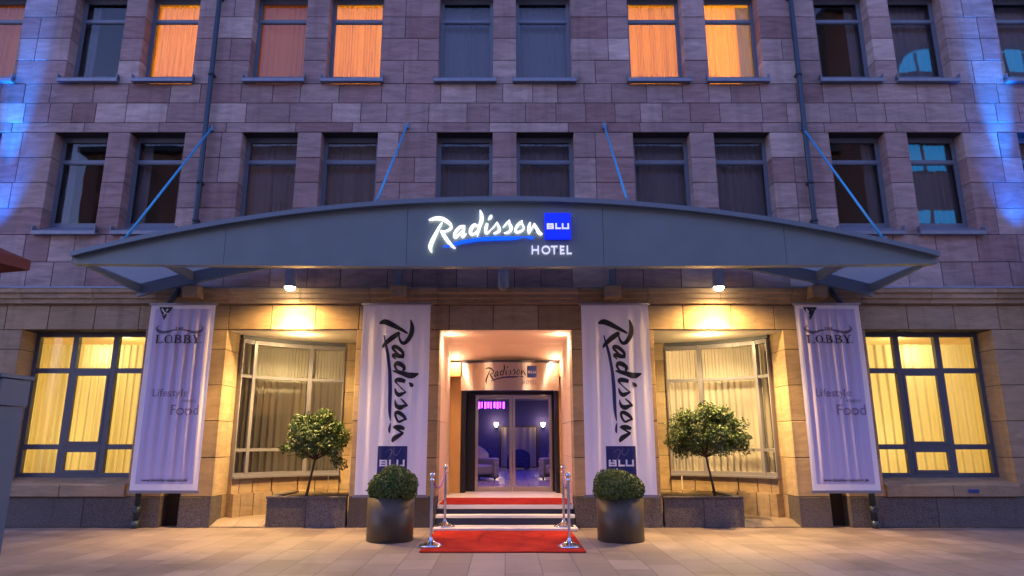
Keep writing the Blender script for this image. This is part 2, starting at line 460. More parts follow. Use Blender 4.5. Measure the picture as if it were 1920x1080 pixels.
# slot backs
for a, b, c, d in slots: mo.box(a, b, .25, .45, 0, 3.4, .5)
mo.build('mortar_joint', M['mortar'], hotel)

# cornice : moulded string course
co = MB()
def profile_x(mb, prof, x0, x1, tint=None):
    n = len(prof)
    vs = [(x0, y, z) for y, z in prof] + [(x1, y, z) for y, z in prof]
    fs = [(i, i + 1, n + i + 1, n + i) for i in range(n - 1)] + [tuple(range(n))[::-1], tuple(range(n, 2 * n))]
    mb.add(vs, fs, tint)
x = -XW
prof = [(.0, 3.875), (-.07, 3.875), (-.075, 3.95), (-.115, 3.965), (-.12, 4.035), (-.16, 4.06), (-.165, 4.135), (-.10, 4.165), (.0, 4.185)]
while x < XW:
    w = random.uniform(1.15, 1.4); profile_x(co, prof, x + .004, min(x + w, XW) - .004); x += w
co.build('cornice', M['lowstone'], hotel)
fl = MB()
profile_x(fl, [(.0, 4.19), (-.17, 4.165), (-.175, 4.138), (-.168, 4.138), (-.16, 4.158), (.0, 4.18)], -XW, -4.9)
profile_x(fl, [(.0, 4.19), (-.17, 4.165), (-.175, 4.138), (-.168, 4.138), (-.16, 4.158), (.0, 4.18)], 4.9, XW)
fl.build('cornice_flashing', M['sillmetal'], hotel)
for X in (-5.62, -1.91, 1.93, 5.62):
    cb = MB(); cb.box(X - .14, X + .14, -.34, -.02, 3.93, 4.15, .6, bev=.01)
    cb.build('corbel', M['lowstone'], hotel)

# interior slabs and partitions, roof and back: keeps daylight out of the rooms
ip = MB()
for z in (4.30, 7.70, 10.95): ip.box(-XW + .1, XW - .1, .46, 6.0, z, z + .18)
for zr in ((4.48, 7.70), (7.88, 10.95)):
    ip.box(-XW + .1, XW - .1, 3.2, 3.3, zr[0], zr[1])
    for i in range(len(ROWX) - 1):
        xm = (ROWX[i][1] + ROWX[i + 1][0]) / 2
        ip.box(xm - .03, xm + .03, .46, 3.2, zr[0], zr[1])
M['upperroom'] = simple('neutral_room_wall', (.42, .36, .30), .9)
ip.build('interior_partition', M['upperroom'], hotel)
sh = MB()
sh.box(-XW, XW, 20.0, 20.3, 0, 12.5); sh.box(-XW, -XW + .1, .45, 20, 0, 12.5); sh.box(XW - .1, XW, .45, 20, 0, 12.5)
sh.box(-XW, XW, .2, 20.3, 12.5, 12.7)
sh.build('building_shell', M['dark'], hotel)

# ------------------------------------------------------------------ curtains
def curtain(path, z0, z1, amp=.03, lam=.13, name='curtain', mat=None, parent=None, seed=0, dens=.02, flare=.0):
    rnd = random.Random(seed)
    pts = [Vector((p[0], p[1], 0)) for p in path]
    L = [0]
    for a, b in zip(pts, pts[1:]): L.append(L[-1] + (b - a).length)
    n = max(8, int(L[-1] / dens)); vs = []; fs = []
    ph = rnd.uniform(0, 6); ks = [(rnd.uniform(.6, 1.), 2 * PI / (lam * rnd.uniform(.8, 1.25)), rnd.uniform(0, 6)) for _ in range(3)]
    nz = 5
    for i in range(n + 1):
        s = L[-1] * i / n
        j = max(k for k in range(len(L)) if L[k] <= s + 1e-9); j = min(j, len(pts) - 2)
        t = (s - L[j]) / (L[j+1] - L[j]); p = pts[j].lerp(pts[j+1], t); d = (pts[j+1] - pts[j]).normalized(); nn = Vector((-d.y, d.x, 0))
        w = sum(a * math.sin(k * s + f) for a, k, f in ks) / 2.2
        for q in range(nz + 1):
            z = z1 + (z0 - z1) * q / nz
            ww = amp * (.55 + .45 * q / nz) * w + .004 * math.sin(q * 1.7 + s * 9)
            c = p + nn * ww
            vs.append((c.x, c.y, z))
    for i in range(n):
        for q in range(nz):
            a = i * (nz + 1) + q; fs.append((a, a + nz + 1, a + nz + 2, a + 1))
    return MB().add(vs, fs, .5, True).build(name, mat, parent)

# ------------------------------------------------------------------ upper windows
def upper_window(x0, x1, z0, kind, seed, metal, tilt=False):
    zb, zt = z0 + .22, z0 + 2.078 - .03
    fy = .25; w = .055
    root = MB()
    root.box(x0, x1, fy, fy + .07, zt - w, zt + .05); root.box(x0, x1, fy, fy + .07, zb, zb + w + .015)
    root.box(x0, x0 + w, fy - .001, fy + .069, zb + w + .015, zt - w); root.box(x1 - w, x1, fy - .001, fy + .069, zb + w + .015, zt - w)
    zm = z0 + 1.56
    root.box(x0 + w, x1 - w, fy - .004, fy + .066, zm - .03, zm + .032)
    # inner sash bead
    for (a, b, c, d) in ((x0 + w, x1 - w, zb + .07, zm - .03), (x0 + w, x1 - w, zm + .032, zt - w)):
        b_ = .018
        root.box(a, b, fy + .012, fy + .05, c, c + b_); root.box(a, b, fy + .012, fy + .05, d - b_, d)
        root.box(a, a + b_, fy + .013, fy + .051, c + b_, d - b_); root.box(b - b_, b, fy + .013, fy + .051, c + b_, d - b_)
    fr = root.build('window', M['frame'], hotel)
    for (c, d) in ((zb + .07, zm - .03), (zm + .032, zt - w)):
        pv = [(x0 + w, fy + .03, c), (x1 - w, fy + .03, c), (x1 - w, fy + .03, d), (x0 + w, fy + .03, d)]
        MB().add(pv, [(0, 1, 2, 3)]).build('pane', M['glass'], fr)
    s = MB()
    ya = -.11; zz = z0 + (.0 if metal else -.02)
    pr_ = [(ya, zz), (ya, zz + .075), (fy + .01, zb + .005), (fy + .01, zz + .0)]
    xa, xb = x0 - .07, x1 + .07
    vs = [(xa, y, z) for y, z in pr_[:2]] + [(x0, 0, zz + .11), (x0, 0, zz)]
    s.box(xa, xb, ya, -.006, zz, zz + .07, .7)
    s.add([(xa, ya - .002, zz + .071), (xb, ya - .002, zz + .071), (xb, -.006, zz + .115), (xa, -.006, zz + .115), (xa, -.006, zz + .07), (xb, -.006, zz + .07)], [(0, 1, 2, 3), (0, 3, 4), (1, 5, 2)], .7)
    s.add([(x0 + .002, -.006, zz + .115), (x1 - .002, -.006, zz + .115), (x1 - .002, fy - .002, zb + .004), (x0 + .002, fy - .002, zb + .004)], [(0, 1, 2, 3)], .7)
    # upstand cheeks at the sill ends
    s.box(xa, xa + .012, ya, -.007, zz + .07, zz + .17, .7); s.box(xb - .012, xb, ya, -.007, zz + .07, zz + .17, .7)
    s.build('sill', M['sillmetal'], fr)
    yc = .44
    if kind == 'lit':
        curtain([(x0 + .02, yc), (x1 - .02, yc)], zb, zt, .05, .11, mat=M['curtainlit'], parent=fr, seed=seed)
    elif kind == 'litpart':
        curtain([(x0 + .02, yc), (x0 + (x1 - x0) * .72, yc)], zb, zt, .05, .12, mat=M['curtainlit'], parent=fr, seed=seed)
        curtain([(x0 + (x1 - x0) * .74, yc + .06), (x1 - .0, yc + .03)], zb, zt, .03, .09, mat=M['curtaindark'], parent=fr, seed=seed + 9)
    elif kind == 'open':
        curtain([(x0 - .05, yc), (x0 + .25, yc)], zb, zt, .04, .08, mat=M['curtaindark'], parent=fr, seed=seed)
        curtain([(x1 - .25, yc), (x1 + .05, yc)], zb, zt, .04, .08, mat=M['curtaindark'], parent=fr, seed=seed + 3)
    else:
        curtain([(x0 - .02, yc), (x1 + .02, yc)], zb, zt, .04, .12, mat=M['curtaindark'], parent=fr, seed=seed)
    cxm = (x0 + x1) / 2
    if kind in ('lit', 'litpart'):
        e = {'lit': 120, 'litpart': 190}[kind]
        lamp('AREA', 'room_lamp', (cxm, 2.9, z0 + 1.2), e * .95, (1, .50, .045), fr, (R(90), 0, 0), shape='RECTANGLE', size=1.2, size_y=2.2)
    return fr
K1 = ['dimlit', 'open', 'lit', 'dimlit', 'lit', 'dark', 'dark', 'lit', 'litpart', 'open', 'dark', 'dark']
K2 = ['dark', 'open', 'open', 'low', 'low', 'dark', 'dark', 'dark', 'dark', 'open', 'dark', 'dark']
for i, (a, b) in enumerate(ROWX):
    for row, (z0, K) in enumerate(((Z2[0], K2), (Z1[0], K1))):
        k = K[i]
        kk = {'dimlit': 'lit', 'low': 'dark'}.get(k, k)
        fr = upper_window(a, b, z0, 'cur' if k in ('dimlit', 'low') else kk, 10 * i + row, row == 1)
        cxm = (a + b) / 2
        if k == 'dimlit':
            for ch in fr.children:
                if ch.name.startswith('curtain'): ch.data.materials[0] = M['curtainlit']
            lamp('AREA', 'room_lamp', (cxm, 2.9, z0 + 1.2), 20, (1, .36, .13), fr, (R(90), 0, 0), shape='RECTANGLE', size=1.2, size_y=2.2)
        if k == 'low':
            lamp('AREA', 'room_lamp', (cxm + .1, .9, z0 + .05), 7, (1, .55, .2), fr, (R(100), 0, 0), shape='RECTANGLE', size=.9, size_y=.25)

# ------------------------------------------------------------------ large ground-floor windows
def big_window(x0, x1, seed, bright):
    fy = .40; z0, z1 = .80, 3.40
    m = MB(); w = .075
    m.box(x0, x1, fy, fy + .09, z1 - w, z1); m.box(x0, x1, fy, fy + .09, z0, z0 + w)
    m.box(x0, x0 + w, fy + .001, fy + .091, z0 + w, z1 - w); m.box(x1 - w, x1, fy + .001, fy + .091, z0 + w, z1 - w)
    t = (x1 - x0) / 3
    for k in (1, 2): m.box(x0 + t*k - .05, x0 + t*k + .05, fy - .003, fy + .088, z0 + w, z1 - w)
    zs = (1.33, 2.70)
    for k in range(3):
        a = x0 + t*k + (.05 if k else w); b = x0 + t*(k+1) - (.05 if k < 2 else w)
        for z in zs: m.box(a, b, fy + .002, fy + .086, z - .045, z + .045)
    # opening sash in the middle column
    a, b = x0 + t + .05, x0 + 2*t - .05
    for (c, d) in ((z0 + w, zs[0] - .045), (zs[0] + .045, zs[1] - .045)):
        m.box(a, b, fy - .012, fy + .05, c, c + .05); m.box(a, b, fy - .012, fy + .05, d - .05, d)
        m.box(a, a + .045, fy - .011, fy + .051, c + .05, d - .05); m.box(b - .045, b, fy - .011, fy + .051, c + .05, d - .05)
    fr = m.build('lobby_window', M['lobbyframe'], hotel)
    for k in range(3):
        a = x0 + t*k + (.05 if k else w); b = x0 + t*(k+1) - (.05 if k < 2 else w)
        for c, d in ((z0 + w, zs[0] - .045), (zs[0] + .045, zs[1] - .045), (zs[1] + .045, z1 - w)):
            MB().add([(a, fy + .045, c), (b, fy + .045, c), (b, fy + .045, d), (a, fy + .045, d)], [(0, 1, 2, 3)]).build('pane', M['glass'], fr)
    s = MB()
    n = 2; ww = (x1 - x0 + .0) / n
    for k in range(n):
        s.box(x0 + ww*k + .004, x0 + ww*(k+1) - .004, -.07, fy + .02, .505, .70, .5, bev=.01)
    profile_x(s, [(fy + .02, .70), (-.06, .70), (-.05, .715), (fy - .02, .80), (fy + .02, .80)], x0, x1, .6)
    s.build('sill', M['lowstone'], fr)
    curtain([(x0 - .05, .66), (x1 + .05, .66)], .80, 3.22, .07, .15, mat=M['curtain'], parent=fr, seed=seed)
    r = MB()
    r.box(x0 - .5, x1 + .5, 3.4, 3.5, .5, 3.6); r.box(x0 - .5, x0 - .42, .46, 3.4, .5, 3.6); r.box(x1 + .42, x1 + .5, .46, 3.4, .5, 3.6)
    r.box(x0 - .5, x1 + .5, .46, 3.4, 3.42, 3.6); r.box(x0 - .5, x1 + .5, .46, 3.4, .45, .55)
    r.build('dining_room', M['room'], fr)
    cxm = (x0 + x1) / 2
    lamp('AREA', 'room_lamp', (cxm, 3.0, 1.9), bright * .75, (1, .88, .38), fr, (R(90), 0, 0), shape='RECTANGLE', size=2.6, size_y=2.2)
    lamp('POINT', 'chandelier_light', (cxm + .1, 1.15, 3.05), 7, (1, .85, .4), fr, shadow_soft_size=.08)
    lamp('POINT', 'table_light', (cxm - .6, 1.3, 1.5), 4, (1, .8, .35), fr, shadow_soft_size=.1)
    # chandelier bulbs glimpsed through the sheer cloth
    ch = MB()
    for k in range(4):
        ch.lathe([(0, .03), (.02, .02), (.028, 0), (.02, -.02), (0, -.03)], (cxm + .0 + k*.07 - .1, .80, 3.02), 8)
    ch.build('chandelier_bulb', M['bulbdim'], fr)
    return fr
M['bulbdim'] = emis('chandelier_glow', (1, .85, .5), 10)
big_window(BIG[0][0], BIG[0][1], 3, 100)
big_window(BIG[1][0], BIG[1][1], 5, 100)

# ------------------------------------------------------------------ bow windows in the two recesses
def bay(sx, bright):
    X = lambda x: sx * x
    # curve, outer end near the facade, inner end deep
    ctrl = [(5.00, .62), (4.86, .86), (4.53, 1.20), (3.97, 1.56), (3.60, 1.72), (3.30, 1.80)]
    ctrl = [(X(a), b) for a, b in ctrl]
    def crv(t):
        u = t * (len(ctrl) - 1); i = min(int(u), len(ctrl) - 2); f = u - i
        p = [Vector((*ctrl[max(0, min(len(ctrl)-1, i+k))], 0)) for k in (-1, 0, 1, 2)]
        return .5 * ((2*p[1]) + (p[2]-p[0])*f + (2*p[0]-5*p[1]+4*p[2]-p[3])*f*f + (3*p[1]-p[0]-3*p[2]+p[3])*f**3)
    def strip(mb, t0, t1, z0, z1, off0, off1, n=1, tint=None):
        # curved solid strip; off measured outwards (towards street)
        for k in range(n):
            a, b = t0 + (t1-t0)*k/n, t0 + (t1-t0)*(k+1)/n
            vs = []
            for t in (a, b):
                p = crv(t); d = (crv(min(1, t+.01)) - crv(max(0, t-.01))).normalized()
                nn = Vector((d.y, -d.x, 0)) * sx  # outward
                if nn.y > 0: nn = -nn
                for off in (off0, off1):
                    q = p + nn*off
                    vs += [(q.x, q.y, z0), (q.x, q.y, z1)]
            mb.add(vs, [(0, 1, 5, 4), (2, 6, 7, 3), (1, 3, 7, 5), (0, 4, 6, 2), (0, 2, 3, 1), (4, 5, 7, 6)], tint)
    base = MB()
    nb = 7
    for k in range(nb):
        g = .004
        strip(base, k/nb + g, (k+1)/nb - g, .10, .50, .14, -.1, 3, random.random())
    for k in range(nb):
        strip(base, k/nb + g, (k+1)/nb - g, .504, .76, .06, -.1, 3, random.random())
    base.build('bow_window_base', M['lowstone'], hotel)
    m = MB()
    def vert(t, w, z0, z1, d0=.05, d1=-.05):
        strip(m, max(0, t - w), min(1, t + w), z0, z1, d0, d1, 1)
    ts = [0.02, .215, .61, .985]
    for i, t in enumerate(ts): vert(t, .012 if i in (0, 3) else .016, .80, 3.32, .062, -.06)
    for a, b in zip(ts, ts[1:]):
        for z, h in ((.83, .04), (1.27, .035), (2.63, .035), (3.29, .05)):
            strip(m, a + .012, b - .012, z - h*.8, z + h*.8, .045, -.045, 6)
    fr = m.build('bow_window', M['bayframe'], hotel)
    s = MB(); strip(s, 0, 1, .762, .80, .11, -.08, 16); s.build('sill', M['bayframe'], fr)
    hd = MB(); strip(hd, 0, 1, 3.34, 3.42, .03, -.06, 16); hd.build('frame_head', M['lobbyframe'], fr)
    for a, b in zip(ts, ts[1:]):
        for z0, z1 in ((.87, 1.235), (1.305, 2.595), (2.665, 3.24)):
            g = MB()
            n = 6; vs = []
            for k in range(n + 1):
                p = crv(a + .01 + (b - a - .02)*k/n); vs += [(p.x, p.y, z0), (p.x, p.y, z1)]
            g.add(vs, [(2*k, 2*k+2, 2*k+3, 2*k+1) for k in range(n)], .5, True).build('pane', M['glass'], fr)
    pts = []
    for k in range(25):
        t = k / 24; p = crv(t); d = (crv(min(1, t+.01)) - crv(max(0, t-.01))).normalized(); nn = Vector((d.y, -d.x, 0))
        if nn.y < 0: nn = -nn
        q = p + nn * .16; pts.append((q.x, q.y))
    curtain(pts[2:], .80, 2.61, .055, .12, mat=M['curtainbay'], parent=fr, seed=11 + int(sx), dens=.012)
    curtain(pts[2:], 2.60, 3.34, .02, .06, mat=M['curtainbay'], parent=fr, seed=21 + int(sx), dens=.01)
    # room behind
    r = MB()
    xa, xb = sorted((X(5.75), X(1.45)))
    r.box(xa, xb, 4.4, 4.5, .3, 3.6); r.box(xa, xa + .08, .47, 4.4, .3, 3.6); r.box(xb - .08, xb, 1.9, 4.4, .3, 3.6)
    r.build('restaurant_room', M['room'], fr)
    lamp('AREA', 'room_lamp', (X(3.9), 3.9, 2.2), bright, (1, .84, .55), fr, (R(90), 0, 0), shape='RECTANGLE', size=2.6, size_y=2.0)
    # recess: floor, ceiling, jambs, inner pier
    c = MB(); xa, xb = sorted((X(5.74), X(1.3))); c.box(xa, xb, .46, 4.4, 3.405, 3.55); xa, xb = sorted((X(5.02), X(2.69))); c.box(xa, xb, .05, .459, 3.392, 3.40)
    c.build('recess_ceiling', M['plaster'], hotel)
    fl_ = MB(); xa, xb = sorted((X(5.03), X(2.68))); fl_.add([(xa, -.0, .012), (xb, -.0, .012), (xb, .35, .10), (xa, .35, .10), (xa, 2.0, .10), (xb, 2.0, .10)], [(0, 1, 2, 3), (3, 2, 5, 4)])
    fl_.build('recess_floor', M['pavers'], hotel)
    j = MB(); mm = MB(); j2 = MB()
    for z0, z1 in zip([.0] + ZL, ZL + [3.405]):
        if z1 - z0 < .02: continue
        xa, xb = sorted((X(5.40), X(5.035))); j.box(xa, xb, .455, .70, z0 + .004, z1 - .004)
        xa, xb = sorted((X(3.33), X(2.4))); j2.box(xa, xb, 1.78, 2.1, z0 + .004, z1 - .004, bev=.004)
    xa, xb = sorted((X(5.38), X(5.06))); mm.box(xa, xb, .452, .695, 0, 3.4)
    xa, xb = sorted((X(3.32), X(2.41))); mm.box(xa, xb, 1.79, 2.09, 0, 3.4)
    xa, xb = sorted((X(2.66), X(1.24))); mm.box(xa, xb, .44, 2.6, 0, 3.4)
    j.build('recess_jamb', M['lowstone'], hotel); j2.build('recess_pier', M['lowstone'], hotel); mm.build('recess_joint', M['mortar'], hotel)
bay(-1, 48)
bay(1, 190)

# ------------------------------------------------------------------ entrance recess
for sx in (-1, 1):
    e = MB()
    xi = ENT[0] if sx < 0 else ENT[1]
    for z0, z1 in zip(ZL[:-1], ZL[1:]):
        for y0, y1 in ((.455, 1.2), (1.2, 2.0), (2.0, 2.8), (2.8, 3.6), (3.6, 4.6)):
            xa, xb = sorted((xi, xi + sx*.12)); e.box(xa, xb, y0 + .003, y1 - .003, z0 + .003, z1 - .003, None)
    xa, xb = sorted((xi, xi + sx*.12)); e.box(xa, xb, .455, 4.6, .0, .497)
    e.build('entrance_side_wall', M['salmon'], hotel)
c = MB(); c.box(ENT[0], ENT[1], .02, 4.6, 3.392, 3.60); c.build('entrance_ceiling', M['salmon'], hotel)
c = MB(); c.add([(ENT[0], 1.85, 3.391), (ENT[1], 1.85, 3.391), (ENT[1], 2.42, 3.13), (ENT[0], 2.42, 3.13), (ENT[0], 2.50, 3.13), (ENT[1], 2.50, 3.13), (ENT[1], 2.50, 3.391), (ENT[0], 2.50, 3.391)],
    [(0, 1, 2, 3), (3, 2, 5, 4), (4, 5, 6, 7)]); c.build('entrance_soffit', M['salmon'], hotel)
c = MB(); c.box(ENT[0], ENT[1], 4.6, 4.7, 3.0, 3.6); c.build('entrance_bulkhead', M['dark'], hotel)

steps = tag(empty('entrance_steps', (0, 0, 0)), 'low navy steps with pale nosings leading up to the hotel entrance', 'steps')
def step(z, y0, y1, x=1.17, hgt=.15, nh=.048):
    s = MB(); s.box(-x, x + .01, y0 + .02, y1, z - hgt, z - nh); a = s.build('step', M['navy'], steps)
    t = MB(); t.box(-x - .005, x + .015, y0, y1, z - nh, z, bev=.006); t.build('step_nosing', M['whitepaint'], a)
step(.05, -.50, -.07, hgt=.05, nh=.04)
step(.21, -.08, .13, hgt=.16)
step(.36, .12, 4.6, x=1.165, hgt=.15, nh=.07)

carpet_low = MB(); carpet_low.box(-1.13, 1.07, -2.60, -.52, .004, .018, bev=0)
tag(carpet_low.build('red_carpet', M['carpet']), 'red carpet runner lying on the pavement before the steps', 'carpet')
tag(MB().box(-1.15, 1.16, .13, 1.40, .3605, .372).build('red_carpet', M['carpet']), 'strip of red carpet on the top landing at the hotel door', 'carpet')

# door set
door = tag(empty('entrance_door', (.0, 3.2, .36)), 'glass sliding entrance door in a dark frame under a steel logo panel', 'door')
DX0, DX1 = -.96, 1.02   # world X extents of dark portal at Y 3.2
d = MB()
d.box(-.95, -.85, -.5, .15, 0, 2.16); d.box(1.08, 1.16, -.5, .15, 0, 2.16)
d.box(-.85, 1.08, -.05, .15, 2.08, 2.16)
d.build('portal_frame', M['blackframe'], door)
d = MB()
d.box(-.85, -.66, -.02, .02, 0, 2.08); d.box(1.04, 1.08, -.02, .02, 0, 2.08)
d.build('side_panel', M['blackframe'], door)
for xa, xb in ((-.66, .155), (.165, 1.04)):
    f = MB(); w = .06
    f.box(xa, xb, 0, .05, 0, .10); f.box(xa, xb, 0, .05, 2.0, 2.07)
    f.box(xa, xa + w, .001, .051, .10, 2.0); f.box(xb - w, xb, .001, .051, .10, 2.0)
    lf = f.build('door_leaf', M['brushed'], door)
    MB().add([(xa+w, .025, .10), (xb-w, .025, .10), (xb-w, .025, 2.0), (xa+w, .025, 2.0)], [(0, 1, 2, 3)]).build('pane', M['glassclear'], lf)
# bowed steel sign panel
pn = MB(); vs = []; n = 24
def bow(x): return -.75 - .22 * (1 - (x / 1.06) ** 2)
for k in range(n + 1):
    x = -.95 + 2.11*k/n; yy = bow(x - .10)
    vs += [(x, yy, 2.12), (x, yy, 2.70), (x, yy + .05, 2.70), (x, yy + .05, 2.12)]
fs = []
for k in range(n):
    for q in range(4): fs.append((4*k+q, 4*k+(q+1) % 4, 4*k+4+(q+1) % 4, 4*k+4+q))
pn.add(vs, fs, .5, False)
M['panelsteel'] = simple('brushed_panel_steel', (.58, .52, .48), .33, 1., .0)
n_ = M['panelsteel'].node_tree; b_ = n_.nodes['Principled BSDF']; b_.inputs['Anisotropic'].default_value = .95; b_.inputs['Anisotropic Rotation'].default_value = .25
tg = n_.nodes.new('ShaderNodeTangent'); tg.direction_type = 'RADIAL'; tg.axis = 'Z'; n_.links.new(tg.outputs[0], b_.inputs['Tangent'])
fp = pn.build('logo_panel', M['panelsteel'], door)
tp = MB(); vs = []
for k in range(n + 1):
    x = -1.0 + 2.17*k/n; vs += [(x, bow(x - .10) - .02, 2.705), (x, .1, 2.705), (x, bow(x - .10) - .02, 2.75), (x, .1, 2.75)]
tp.add(vs, [f for k in range(n) for f in ((4*k, 4*k+4, 4*k+6, 4*k+2), (4*k, 4*k+1, 4*k+5, 4*k+4), (4*k+2, 4*k+6, 4*k+7, 4*k+3))], .5)
tp.build('drum_roof', M['blackframe'], door)
# portal surround (ochre pilasters)
pa = MB()
pa.box(-1.18, -.955, -.52, .1, 0, 2.42); pa.box(1.165, 1.197, -.52, .1, 0, 2.42)
pa.build('pilaster', M['ochre'], door)
pa = MB(); pa.box(-1.18, -.955, -.80, .1, 2.425, 2.72); pa.box(1.165, 1.197, -.80, .1, 2.425, 2.72)
pa.build('pilaster_capital', M['ochre'], door)

# ------------------------------------------------------------------ lobby interior
lob = MB()
lob.box(-5, -4.9, 4.8, 16, 0, 3.4); lob.box(5.5, 5.6, 4.8, 16, 0, 3.4)
lob.box(-5, 5.6, 16, 16.1, 0, 3.4); lob.box(-5, 5.6, 4.7, 16, 3.05, 3.15)
lob.box(-5, ENT[0] - .12, 4.62, 4.72, 0, 3.4); lob.box(ENT[1] + .12, 5.6, 4.62, 4.72, 0, 3.4)
M['lobbywall'] = simple('lobby_wall', (.02, .02, .16), .7)
M['lobbyfloor'] = simple('lobby_floor', (.30, .26, .28), .25, 0, .02, 3, .3)
lob.build('lobby_wall', M['lobbywall'], hotel)
lf = MB()
for k in range(36): lf.box(-5 + .295*k, -5 + .295*k + .283, 4.62, 16, .30, .36, random.random())
lf.build('lobby_floor', M['lobbyfloor'], hotel)
dr = MB(); dr.box(-.22, 1.36, 15.9, 15.98, .36, 2.02); dr.build('lobby_doorway', M['dark'], hotel)
lamp('AREA', 'lobby_light', (.3, 10, 2.95), 95, (.05, .04, 1), hotel, (0, 0, 0), shape='RECTANGLE', size=6, size_y=8)
lamp('AREA', 'lobby_light', (.3, 5.6, 2.9), 20, (1, .60, .45), hotel, (0, 0, 0), shape='RECTANGLE', size=2, size_y=1.2)  # unseen warm fill, added to keep the armchairs visible
cf = curtain([(-.15, 15.8), (1.25, 15.8)], .4, 1.95, .06, .2, name='lobby_curtain', mat=M['curtainbay'], seed=5)
tag(cf, 'brown curtain hanging in the doorway at the back of the blue lobby', 'curtain')
for X, lb in ((-.36, 'left'), (1.55, 'right')):
    sn = tag(empty('wall_sconce', (X, 15.9, 2.06)), 'glowing wall sconce on the lobby back wall %s of the doorway' % ('left' if lb == 'left' else 'right'), 'wall lamp', 'sconces on the lobby back wall')
    b = MB(); b.box(-.04, .04, .0, .09, -.12, .12); b.build('bracket', M['blackframe'], sn)
    b = MB(); b.lathe([(0.01, -.09), (.05, -.07), (.075, .0), (.08, .08), (.07, .08), (.0, .07)], (0, -.1, 0), 16); b.build('lamp_shade', M['sconce'] if 'sconce' in M else M.setdefault('sconce', emis('sconce_glow', (1, .72, .38), 14)), sn)
    lamp('POINT', 'sconce_light', (0, -.3, .1), 9, (1, .6, .3), sn, shadow_soft_size=.1)
ns = MB()
for k in range(11):
    x = -1.02 + .095*k
    ns.box(x, x + (.055 if k % 3 else .035), 8.98, 9.0, 2.42 if k % 2 else 2.40, 2.60)
M['neon'] = emis('purple_neon', (.45, .03, 1), 5)
tag(ns.build('neon_sign', M['neon']), 'purple neon sign glowing high inside the lobby behind the left door glass', 'sign')

# tufted armchairs
M['leather'] = simple('tufted_pale_leather', (.22, .19, .21), .4, 0, .1)
def armchair(loc, rz, label):
    o = tag(empty('armchair', loc, rz), label, 'armchair', 'tufted armchairs in the lobby')
    def soft(name, x0, x1, y0, y1, z0, z1, r=.05, tuft=0):
        m = MB(); m.box(x0, x1, y0, y1, z0, z1)
        ob = m.build(name, M['leather'], o)
        bv = ob.modifiers.new('b', 'BEVEL'); bv.width = r; bv.segments = 4
        return ob
    soft('seat', -.30, .30, -.38, .30, .16, .42, .06)
    for sx in (-1, 1):
        a = soft('arm', *(sorted((sx*.31, sx*.50))), -.42, .34, .06, .60, .05)
        t = MB()
        for zz in (.18, .33, .48):
            for k in (-.05, .05):
                t.lathe([(.018, -.004), (.014, .006), (0, .01)], (0, 0, 0), 8)
                for i in range(len(t.v) - 24, len(t.v)):
                    x, y, z = t.v[i]; t.v[i] = (sx*.405 + k + x, -.425 - z, zz + y)
        t.build('button', M['chrome'], a)
    # high curved back with wings
    m = MB(); n = 14; vs = []
    for k in range(n + 1):
        u = k / n; a = PI * (u - .5); x = .48*math.sin(a); y = .42 - .34*(1 - math.cos(a))*1.0
        h = 1.05 - .35 * abs(2*u - 1) ** 1.6
        vs += [(x, y, .12), (x, y, h), (x*1.14, y + .09*math.cos(a) + .02, h), (x*1.14, y + .09*math.cos(a) + .02, .12)]
    m.add(vs, [f for k in range(n) for f in ((4*k, 4*k+1, 4*k+5, 4*k+4), (4*k+1, 4*k+2, 4*k+6, 4*k+5), (4*k+2, 4*k+3, 4*k+7, 4*k+6))] + [(0, 3, 2, 1), (4*n, 4*n+1, 4*n+2, 4*n+3)], .5, True)
    m.build('backrest', M['leather'], o)
    for sx in (-1, 1):
        for y in (-.34, .34):
            t = MB(); t.tube([(sx*.38, y, 0), (sx*.38, y, .12)], [.02, .03], 8); t.build('leg', M['blackframe'], o)
    return o
armchair((-.80, 7.3, .36), R(42), 'pale tufted armchair behind the left glass door leaf, facing right')
armchair((1.58, 7.4, .36), R(-42), 'pale tufted armchair half hidden by the right edge of the glass door')

M['velvet'] = simple('blue_velvet', (.012, .012, .05), .8)
for X_, Y_, rz_, lb_ in ((-.9, 12.5, 140, 'dark velvet armchair deep in the lobby behind the pale left armchair'), (.5, 13.6, 170, 'dark velvet armchair in front of the curtained lobby doorway'), (1.9, 12.3, 220, 'dark velvet armchair deep in the lobby behind the pale right armchair')):
    o_ = armchair((X_, Y_, .36), R(rz_ + 180), lb_); o_.scale = (.78, .78, .72)
    for c_ in o_.children:
        if c_.name.split('.')[0] != 'leg': c_.data.materials[0] = M['velvet']
# indoor palm leaves
pal = tag(empty('potted_palm', (-1.75, 8.6, .36)), 'green palm fronds reaching into view behind the left door leaf below the neon sign', 'potted plant')
p = MB(); p.lathe([(0, 0), (.16, 0), (.2, .35), (.18, .35), (0, .33)], (0, 0, 0), 16); p.build('pot', M['pot'], pal)
p = MB(); p.tube([(0, 0, .3), (.03, 0, 1.0), (0, 0, 1.5)], [.035, .03, .02], 8); p.build('trunk', M['bark'], pal)
p = MB()
for k in range(16):
    a = k * 2.4; ln = random.uniform(.6, .85); prev = None
    for q in range(9):
        t = q / 8; r = ln*t; z = 1.5 + .35*math.sin(t*2.2) - .45*t*t
        c = Vector((r*math.cos(a), r*math.sin(a), z)); sd = Vector((-math.sin(a), math.cos(a), -.25)) * (.05*math.sin(PI*min(1, t + .08)) + .004)
        cur = (c + sd, c - sd)
        if prev: p.add([prev[0], cur[0], cur[1], prev[1]], [(0, 1, 2, 3)], .3 + .6*random.random())
        prev = cur
M['palm'] = leaf_mat('palm_leaves', (.05, .12, .02), (.12, .22, .03), (.3, .38, .06))
p.build('crown', M['palm'], pal)

